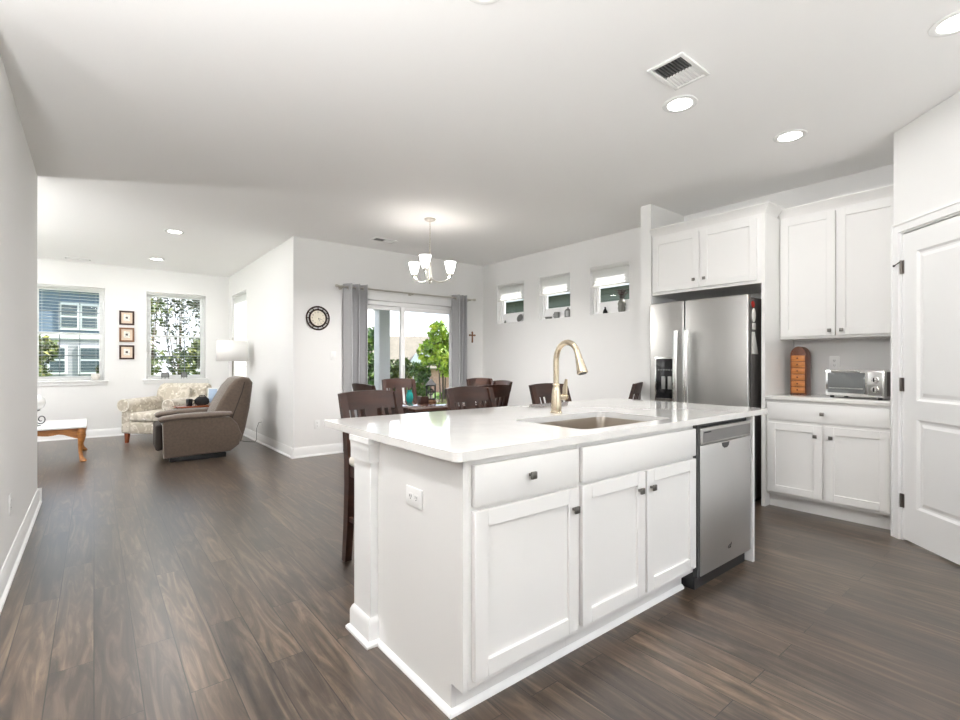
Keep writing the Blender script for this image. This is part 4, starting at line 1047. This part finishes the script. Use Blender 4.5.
for k in range(34):
    a = random.uniform(0, 2 * PI); r_ = random.uniform(.0, 1); hh = random.uniform(.05, .11)
    p0 = Vector((.012 * math.cos(a), .012 * math.sin(a), .15)); p1_ = Vector((.035 * r_ * math.cos(a), .10 * r_ * math.sin(a), .165 + hh)); b.cyl(p0, p1_, .0016, n=5)
    b.lathe([(0, -.010), (.010, -.002), (.011, .006), (0, .012)], 7, Matrix.Translation(p1_))
b.build('dried_flowers', 'frame_dark', vs_)
# living room sills
o = MB().lathe([(.02, 0), (.035, .004), (.055, .03), (.058, .06), (.05, .085), (.046, .083), (.05, .058), (.03, .012), (0, .01)], 20).build('bowl', 'shell'); o.location = (.02, YF - .021, W1[2] + .004); o.scale = (1.0, .45, 1.2); tag(o, 'small white ceramic pot on the sill of the left living room window', 'pot')
for x_, s_, lab in ((.945, 1.15, 'small black easel frame, left of two on the sill of the right living room window'), (1.22, .95, 'small black easel frame, right of two on the sill of the right living room window')):
    t = thing('easel_frame', lab, 'picture', (x_, YF - .024, W2[2] + .004)); hw = .05 * s_
    b = MB(); b.box(-hw, hw, -.012, -.004, .028, .035); b.box(-hw, hw, -.012, -.004, .10, .107); b.box(-hw, -hw + .009, -.012, -.004, .035, .10); b.box(hw - .009, hw, -.012, -.004, .035, .10); b.build('frame', 'blacktin', t)
    b = MB(); b.box(-hw + .009, hw - .009, -.009, -.006, .035, .10); b.build('picture', 'pewter', t)
    b = MB()
    for k in (-1, 1): b.tube([(k * hw * .8, -.018, .03), (k * hw * .8, -.004, .026), (k * hw * .9, -.012, 0.003)], .003, 6)
    b.tube([(0, -.003, .09), (0, .028, .003)], .003, 6); b.build('easel', 'wroughtiron', t)

# ------------------------------------------------------------------ living room
# recliner, faces local -y
rc = thing('recliner', 'taupe upholstered recliner facing left, near the side wall', 'armchair', (1.05, 7.10, 0), R(-92))
def rounded(pts, name, m_, x0_, x1_, bev, par, mtx=None):
    b = MB(); b.prism(pts, 'x', x0_, x1_, mtx, bev); return b.build(name, m_, par)
side = [(-.40, .055), (.30, .075), (.40, .15), (.43, .27), (.38, .41), (.30, .50), (-.36, .52), (-.41, .47)]
for s_ in (-1, 1):
    x0_, x1_ = sorted((s_ * .27, s_ * .42))
    sp = rounded(side, 'side_panel', 'recl', x0_, x1_, .018, rc)
    b = MB(); secs = []
    for y_, zt_, h_ in ((-.45, .52, .03), (-.44, .535, .06), (-.40, .55, .08), (-.25, .57, .09), (0, .575, .09), (.2, .575, .085), (.32, .565, .05)):
        xm_ = (x0_ + x1_) / 2; secs.append([Vector((xm_ + .095 * math.cos(a), y_, zt_ - h_ / 2 + h_ / 2 * math.sin(a))) for a in [2 * PI * k / 14 for k in range(14)]])
    b.loft(secs); b.build('arm_pad', 'recl', rc)
b = MB(); b.box(-.265, .265, -.40, .25, .27, .45, .05, 4); b.build('seat_cushion', 'recl', rc)
b = MB(); b.box(-.265, .265, -.475, -.40, .13, .44, .03, 3); b.build('footrest', 'recl2', rc)
# padded back
bk = [(.20, .38), (.12, .44), (.13, .54), (.20, .70), (.30, .88), (.375, .97), (.46, 1.00), (.54, .985), (.585, .92), (.575, .82), (.55, .60), (.50, .34), (.45, .16), (.36, .16)]
rounded(bk, 'backrest', 'recl', -.31, .31, .045, rc)
for k, (y_, z_) in enumerate(((.185, .62), (.26, .765), (.345, .89))):
    b = MB(); secs = []
    for i in range(9):
        u = -1 + 2 * i / 8; r_ = .050 * (1 - .55 * u ** 4); secs.append([Vector((u * .285, y_ + r_ * .42 * math.cos(a) + .018 + r_ * .9 * math.sin(a), z_ + r_ * 1.55 * math.sin(a))) for a in [2 * PI * q_ / 12 for q_ in range(12)]])
    b.loft(secs); b.build('back_cushion', 'recl', rc)
for s_ in (-1, 1): MB().tube([(s_ * .311, y_, z_) for y_, z_ in ((.33, .46), (.38, .60), (.45, .80), (.48, .93))], .006, 6).build('piping', 'recl2', rc)
b = MB(); b.box(-.36, .36, -.34, .26, 0, .06, .006); b.build('base', 'dark', rc)
# floral armchair
ac = thing('armchair', 'beige floral armchair with rolled arms below the right living room window', 'armchair', (.88, 8.86, 0), R(-42))
hw, hd = .41, .43
for s_ in (-1, 1):
    xa = s_ * (hw - .08)
    b = MB(); b.box(xa - .075, xa + .075, -hd + .02, hd + .04, .14, .56, .03, 3)
    b.cyl((xa + s_ * .012, -hd - .012, .555), (xa + s_ * .012, hd + .02, .565), .088, n=22); b.build('arm', 'floral', ac)
    b = MB(); b.tube([Vector((xa + s_ * .012 + .088 * math.cos(a), -hd - .012, .555 + .088 * math.sin(a))) for a in [2 * PI * k / 24 for k in range(24)]], .005, 6, True); b.build('piping', 'cream', ac)
b = MB(); b.box(-hw + .155, hw - .155, -hd, hd, .14, .31, .02, 3); b.build('seat_base', 'floral', ac)
b = MB(); b.box(-hw + .16, hw - .16, -hd - .03, hd - .12, .315, .45, .045, 4); b.build('seat_cushion', 'floral', ac)
rounded([(.28, .32), (.24, .45), (.31, .74), (.37, .82), (.45, .845), (.51, .82), (.54, .74), (.50, .45), (.47, .15), (.38, .15)], 'backrest', 'floral', -hw + .01, hw - .01, .035, ac)
for s_ in (-1, 1):
    for y_ in (-1, 1): MB().bar([(s_ * (hw - .07), y_ * (hd - .06), 0), (s_ * (hw - .07), y_ * (hd - .07), .145)], [.035, .055], [.035, .055]).build('leg', 'oak' if y_ > 5 else 'cherry', ac)
b = MB(); b.box(-.21, .21, -.055, .055, -.15, .15, .05, 4); o = b.build('throw_pillow', 'floral'); tag(o, 'square beige floral pillow propped against the back of the floral armchair', 'pillow')
o.matrix_world = Matrix.Translation((.88, 8.86, 0)) @ Matrix.Rotation(R(-42), 4, 'Z') @ Matrix.Translation((.03, .20, .655)) @ Matrix.Rotation(R(-17), 4, 'X')
# side table
TS = .57
stb = thing('side_table', 'small cherry wood side table between the recliner and the floral armchair', 'table', (1.17, 7.93, 0), R(6))
b = MB(); b.box(-.29, .28, -.115, .16, TS - .022, TS, .006); b.build('tabletop', 'cherry', stb)
b = MB(); b.box(-.24, .24, -.085, .13, TS - .08, TS - .022); b.build('apron', 'cherry', stb)
for x_ in (-.23, .23):
    for y_ in (-.08, .12): MB().bar([(x_, y_, 0), (x_, y_, TS - .03)], [.022, .035], [.022, .035]).build('leg', 'cherry', stb)
def on_table(x_, y_): return (1.17 + x_ * math.cos(R(6)) - y_ * math.sin(R(6)), 7.93 + x_ * math.sin(R(6)) + y_ * math.cos(R(6)), TS)
mg2 = thing('mug', 'black mug on the cherry side table', 'mug', on_table(-.12, -.02))
MB().lathe([(.034, 0), (.038, .004), (.042, .095), (.039, .096), (.036, .01), (0, .01)], 22).build('body', 'mug', mg2)
MB().tube([(.04, 0, .078), (.062, 0, .075), (.068, 0, .05), (.058, 0, .028), (.038, 0, .022)], .006, 8).build('handle', 'mug', mg2)
bg = thing('pouch', 'rounded black fabric pouch on the cherry side table', 'bag', on_table(.05, .02), R(12))
b = MB(); b.lathe([(.05, 0), (.085, .008), (.10, .045), (.092, .085), (.06, .115), (.02, .125), (0, .125)], 18, Matrix.Diagonal((1.0, .62, 1, 1))); b.build('body', 'bag', bg)
MB().tube([(-.06, 0, .10), (-.03, 0, .135), (.03, 0, .14), (.06, 0, .10)], .006, 8).build('strap', 'bag', bg)
cdd = thing('photo_frame', 'pale blue framed card standing at the right end of the cherry side table', 'picture', on_table(.20, .06), R(-20))
b = MB(); b.box(-.07, .07, -.008, .008, .0, .24, .004, mtx=Matrix.Translation((0, 0, .003)) @ Matrix.Rotation(R(-10), 4, 'X')); b.build('frame', 'white', cdd)
b = MB(); b.box(-.055, .055, -.0095, -.008, .02, .22, mtx=Matrix.Translation((0, 0, .003)) @ Matrix.Rotation(R(-10), 4, 'X')); b.build('card', 'bluepaper', cdd)
b = MB(); b.box(-.02, .02, .0, .006, 0, .16, mtx=Matrix.Translation((0, .082, .004)) @ Matrix.Rotation(R(18), 4, 'X')); b.build('strut', 'white', cdd)
# floor lamp
fl = thing('floor_lamp', 'floor lamp with a white drum shade in the corner behind the recliner', 'lamp', (1.65, 8.10, 0))
b = MB(); b.lathe([(.13, 0), (.135, .008), (.12, .02), (.04, .03), (.022, .06), (.03, .09), (.014, .11)], 28); b.build('base', 'brass', fl)
b = MB(); b.lathe([(.011, .105), (.011, .62), (.02, .63), (.02, .65), (.011, .66), (.011, 1.20), (.018, 1.21), (.018, 1.26), (.006, 1.27), (.006, 1.53), (.012, 1.535), (.008, 1.56), (0, 1.565)], 16); b.build('pole', 'nickel', fl)
b = MB(); b.lathe([(.222, 1.205), (.212, 1.512)], 40); 
for f_ in [f for f in b.bm.faces if len(f.verts) > 4]: b.bm.faces.remove(f_)
o = b.build('shade', 'linen', fl); md = o.modifiers.new('th', 'SOLIDIFY'); md.thickness = .003
b = MB()
for k in range(3):
    a = 2 * PI * k / 3; b.cyl((0, 0, 1.50), (.211 * math.cos(a), .211 * math.sin(a), 1.50), .0025, n=6)
b.build('shade_spider', 'nickel', fl)
# coffee table with cabriole legs
ctb = thing('coffee_table', 'oak coffee table with a white top and curved legs beyond the left wall', 'table', (-.60, 7.94, 0))
hx, hy, zt_ = .53, .50, .425
b = MB(); b.box(-hx, hx, -hy, hy, zt_ - .024, zt_, .006); b.build('tabletop', 'white', ctb)
def scallop(L_, flip):
    pts = [(-L_, zt_ - .025), (-L_, zt_ - .15)]
    for i in range(1, 20):
        u = i / 20; pts.append((-L_ + 2 * L_ * u, zt_ - .15 + .065 * min(1, math.sin(PI * u) * 2.4) - .012 * abs(math.sin(5 * PI * u))))
    return pts + [(L_, zt_ - .15), (L_, zt_ - .025)]
b = MB(); b.prism(scallop(hx - .07, 0), 'y', -hy + .03, -hy + .05); b.prism(scallop(hx - .07, 0), 'y', hy - .05, hy - .03)
b.prism(scallop(hy - .07, 0), 'x', -hx + .03, -hx + .05); b.prism(scallop(hy - .07, 0), 'x', hx - .05, hx - .03); b.build('apron', 'oak', ctb)
for sx2 in (-1, 1):
    for sy2 in (-1, 1):
        base = Vector((sx2 * (hx - .055), sy2 * (hy - .055), 0)); dgn = Vector((sx2, sy2, 0)).normalized()
        lv = [(.035, 0, .028), (.036, .012, .036), (.028, .03, .030), (.008, .06, .020), (-.004, .12, .019), (-.002, .19, .024), (.012, .26, .034), (.016, .31, .042), (.006, .36, .044), (0, .40, .044)]
        b = MB(); b.loft([[base + dgn * o_ + Vector((r_ * math.cos(a), r_ * math.sin(a), z_)) for a in [2 * PI * k / 12 for k in range(12)]] for o_, z_, r_ in lv]); b.build('leg', 'oak', ctb)
lv_ = thing('table_ornament', 'white globe on a black scrolled iron stand on the coffee table', 'ornament', (-.545, 7.80, zt_))
MB().lathe([(0, .19), (.03, .192), (.075, .22), (.095, .27), (.085, .325), (.05, .36), (0, .372)], 24).build('globe', 'white', lv_)
b = MB(); b.lathe([(.05, 0), (.055, .006), (.015, .015), (.012, .03)], 18); b.cyl((0, 0, .02), (0, 0, .185), .008, n=10); b.lathe([(.012, .17), (.045, .185), (.047, .193), (0, .193)], 18)
for k in range(3):
    a = 2 * PI * k / 3 + .4; pts = []
    for i in range(22):
        u = i / 21; th_ = u * 2.6 * PI; r_ = .05 - .034 * u
        pts.append(Vector(((.055 + r_ * math.cos(th_ + PI)) * math.cos(a), (.055 + r_ * math.cos(th_ + PI)) * math.sin(a), .075 + 1.2 * r_ * math.sin(th_ + PI))))
    b.tube(pts, .006, 7)
b.build('iron_stand', 'wroughtiron', lv_)

# ------------------------------------------------------------------ outdoors
def ground(name, x0, x1, y0, y1, z, m_):
    b = MB(); b.box(x0, x1, y0, y1, z - .3, z); return struct(b.build(name, m_, smooth=False))
b = MB()
b.box(-60, 120, YF + T + 3, 140, -1.9, -1.6); struct(b.build('lawn_low', 'lawn', smooth=False))
ground('lawn', -60, 60, -40, YF + T + 3, -.28, 'lawn')
ground('patio', XC + T + .01, 6.6, YC + T + .01, 9.8, -.05, 'concrete')
ground('bounce_terrace', -6, 9, -9, YB - T - .01, -.06, 'concrete')  # pale unseen slab added to bounce sunlight up to the ceiling
pcx, pcy = 4.05, 7.9
pc_ = thing('porch_column', 'square white porch column outside the patio door', 'column', (pcx, pcy, -.05))
MB().box(-.105, .105, -.105, .105, .12, 2.22, .004).build('shaft', 'extwhite', pc_)
MB().box(-.13, .13, -.13, .13, 0, .12, .006).build('base', 'extwhite', pc_)
b = MB(); b.box(-.125, .125, -.125, .125, 2.17, 2.21, .006); b.box(-.135, .135, -.135, .135, 2.22, 2.36, .006); b.build('capital', 'extwhite', pc_)
b = MB(); b.box(XC + T + .02, 6.6, pcy - .12, pcy + .12, 2.312, 2.62, .006); tag(b.build('porch_beam', 'extwhite'), 'white beam resting on the porch column outside the patio door', 'beam')

b = MB(); b.box(XC + T + .02, 6.6, YC + T + .01, pcy + .14, 2.621, 2.74); struct(b.build('porch_roof', 'extwhite', smooth=False))

def leaf_cloud(bm, n, fn, size):
    for _ in range(n):
        p = fn(); s_ = size * random.uniform(.6, 1.4)
        m3 = Euler((random.uniform(-1.2, 1.2), random.uniform(-1.2, 1.2), random.uniform(0, 6.3))).to_matrix()
        vs = [bm.verts.new(Vector(p) + m3 @ Vector(v)) for v in ((-s_, 0, 0), (0, -s_ * .55, .12 * s_), (s_, 0, 0), (0, s_ * .55, .12 * s_))]
        bm.faces.new(vs)
def tree(name, label, cat, x, y, z, h, rad, trunk_h, n, size, leaf, blobs=9, group=None, squash=1.0):
    t = thing(name, label, cat, (x, y, z), 0, group)
    cs = []
    for _ in range(blobs):
        a = random.uniform(0, 2 * PI); r_ = rad * .62 * math.sqrt(random.random()); zz = trunk_h + (h - trunk_h) * random.uniform(.12, .9)
        cs.append((Vector((r_ * math.cos(a), r_ * math.sin(a), zz)), rad * random.uniform(.38, .62)))
    def fn():
        c_, r_ = random.choice(cs); d = Vector((random.gauss(0, 1), random.gauss(0, 1), random.gauss(0, 1))).normalized() * r_ * random.uniform(.55, 1) 
        d.z *= squash; p = c_ + d; p.z = max(p.z, .05); return p
    b = MB(); leaf_cloud(b.bm, n, fn, size); b.build('foliage', leaf, t, smooth=False)
    b = MB(); b.cyl((0, 0, -.3), (0, 0, trunk_h + (h - trunk_h) * .6), .035 * h ** .5 * rad ** .4, .015, 9)
    for c_, r_ in cs[:6]: b.tube([(0, 0, trunk_h * .7), (c_.x * .5, c_.y * .5, (trunk_h * .7 + c_.z) / 2 + .1), tuple(c_)], [.03, .02, .008], 6)
    b.build('trunk', 'bark', t)
    return t
# beyond the living room windows
def along(px, d): 
    s_, c_ = math.sin(R(38.58)), math.cos(R(38.58)); r_ = (px - 480) / 484; return ((s_ + r_ * c_) * d, (c_ - r_ * s_) * d)
G1 = 'trees beyond the living room windows'
x_, y_ = along(46, 14.5); tree('shrub', 'leafy green shrub low in the left living room window', 'shrub', x_ - .45, y_, -1.6, 3.7, .75, .3, 2200, .09, 'leafm', 9)
x_, y_ = along(106, 15.0); tree('shrub', 'yellow-green shrub at the right edge of the left living room window', 'shrub', x_ + .25, y_, -1.6, 3.7, .55, .3, 1500, .09, 'leafm', 8)
x_, y_ = along(157, 14); tree('tree', 'green leafy tree filling the left side of the right living room window', 'tree', x_ - .3, y_, -1.6, 6.0, .75, .5, 1500, .075, 'leafm', 12, G1)
x_, y_ = along(186, 16); tree('tree', 'dense yellow-green tree low in the middle of the right living room window', 'tree', x_, y_, -1.6, 3.9, 1.1, .3, 3600, .085, 'leafm', 14, G1)
x_, y_ = along(180, 18); tree('tree', 'tall sparse tree against the sky in the right living room window', 'tree', x_, y_, -1.6, 6.8, 1.6, 1.6, 1500, .075, 'leafs', 16, G1)
x_, y_ = along(205, 20.5); tree('tree', 'sparse tree at the right edge of the right living room window', 'tree', x_ + .25, y_, -1.6, 6.4, .85, .5, 900, .10, 'leafs', 9, G1)
# blue house
HY = 30.0
hs = thing('house', 'blue-grey sided house with white windows seen through the left living room window', 'house', (-2.3, HY, -1.6))
def hwall(pts, m_, nm, par=hs): return MB().prism(pts, 'y', 0, 8).build(nm, m_, par, smooth=False)
hwall([(-5, 0), (2.9, 0), (2.9, 4.0), (-5, 4.0)], 'greyside', 'lower_wall')
hwall([(-5, 4.0), (2.9, 4.0), (2.9, 6.15), (.75, 6.45), (-5, 3.99 + .9)], 'blueside', 'upper_wall')
b = MB(); b.prism([(-5.3, 4.75), (.75, 6.42), (3.2, 6.08), (3.2, 6.22), (.75, 6.62), (-5.3, 4.95)], 'y', -.35, 8.2); b.build('roof', 'extwhite', hs, smooth=False)
def hwin(x0_, x1_, z0_, z1_, n):
    b = MB(); b.box(x0_, x1_, -.07, -.001, z0_, z1_); f_ = b.build('window_frame', 'extwhite', hs, smooth=False)
    b = MB(); w_ = (x1_ - x0_) / n
    for k in range(n):
        zm_ = (z0_ + z1_) / 2
        b.box(x0_ + w_ * k + .09, x0_ + w_ * (k + 1) - .09, -.085, -.07, z0_ + .10, zm_ - .04); b.box(x0_ + w_ * k + .09, x0_ + w_ * (k + 1) - .09, -.085, -.07, zm_ + .04, z1_ - .10)
    b.build('window_panes', 'extglass', f_, smooth=False)
hwin(1.02, 2.52, 4.35, 5.62, 2)
hwin(.62, 1.32, 2.25, 3.6, 1); hwin(1.72, 2.62, 2.25, 3.6, 1)
b = MB(); b.box(-5, 2.9, -.06, -.001, 3.93, 4.12); b.build('trim_band', 'extwhite', hs, smooth=False)
# beyond the patio door
x_, y_ = along(369, 13); tree('shrub', 'dark green bush left of the porch column outside the patio door', 'shrub', x_ - .1, y_, -1.6, 3.9, .5, .2, 2200, .075, 'leafd', 11)
x_, y_ = along(398, 15); tree('shrub', 'mixed green bush just right of the porch column outside the patio door', 'shrub', x_, y_, -1.6, 3.1, .6, .2, 2300, .075, 'leafm', 11)
x_, y_ = along(420, 13.5); tree('shrub', 'green bush in the middle of the patio door view', 'shrub', x_, y_, -1.6, 3.0, .6, .2, 2400, .07, 'leafd', 11)
x_, y_ = along(443, 12); tree('shrub', 'tall bright yellow-green bush on the right side of the patio door', 'shrub', x_, y_, -1.6, 4.3, .58, .2, 3600, .07, 'leafy', 13)
x_, y_ = along(455, 14.4); tree('shrub', 'yellow-green bush partly behind the right curtain', 'shrub', x_ + .1, y_, -1.6, 3.7, .6, .2, 2200, .07, 'leafy', 10)
x_, y_ = along(421, 58)
tb = thing('tree', 'bare branched tree above the far roofs through the patio door', 'tree', (x_, y_, -1.6))
b = MB(); b.cyl((0, 0, -.2), (0, 0, 4.6), .16, .07, 8)
for k in range(60):
    a = random.uniform(0, 2 * PI); z_ = random.uniform(2.8, 5.0); L_ = random.uniform(1.0, 2.4); p_ = Vector((0, 0, min(z_, 4.5))); q_ = p_ + Vector((L_ * .7 * math.cos(a), L_ * .7 * math.sin(a), L_ * .95)); b.tube([p_, (p_ + q_) / 2 + Vector((.1, 0, -.1)), q_], [.05, .035, .02], 5)
b.build('branches', 'bark', tb)
for lab, px, d, L_, zr, gabs in (('tan-roofed house with white gables straight ahead through the patio door', 425, 46, 7.5, 3.75, ((-.85, 1.15, .25), (.1, 1.05, 1.05))), ('tan-roofed house behind the porch column through the patio door', 386, 66, 4.5, 4.3, ((.15, 1.5, .3),))):
    x_, y_ = along(px, d); t = thing('house', lab, 'house', (x_, y_, -1.6), R(-28))
    MB().box(-L_ / 2, L_ / 2, 0, 7, 0, 2.35).build('wall', 'brick', t, smooth=False)
    b = MB(); b.prism([(-.5, 2.3), (3.5, 2.3 + zr - .6), (7.5, 2.3), (7.5, 2.2), (-.5, 2.2)], 'x', -L_ / 2 - .3, L_ / 2 + .3); b.build('roof', 'tanroof', t, smooth=False)
    for gx, gw, gz in gabs:
        b = MB(); z_ = 2.35 + gz; b.prism([(gx - gw * .62, z_), (gx + gw * .62, z_), (gx, z_ + gw * .95)], 'y', -.9 + gz, 2.8); b.build('gable', 'extwhite', t, smooth=False)
        b = MB(); b.box(gx - .3, gx + .3, -.07, -.001, .9, 2.0); f_ = b.build('window_frame', 'extwhite', t, smooth=False)
        b = MB(); b.box(gx - .22, gx + .22, -.08, -.07, 1.0, 1.9); b.build('window_panes', 'extglass', f_, smooth=False)
# neighbour beyond the small high windows
nh = thing('house', 'grey-green sided neighbouring house with a white fascia beyond the small high windows', 'house', (9.2, 0, -.28))
MB().box(0, 7, -4, 11.2, 0, 3.25).build('wall', 'greenside', nh, smooth=False)
MB().box(-.32, -.28, -4.3, 11.5, 3.12, 3.24).build('fascia', 'extwhite', nh, smooth=False)
b = MB(); b.prism([(-.28, 3.26), (3.5, 5.4), (7.28, 3.26), (7.28, 3.2), (-.28, 3.2)], 'y', -4.3, 11.5); b.build('roof', 'greenroof', nh, smooth=False)
bpy.context.view_layer.update()
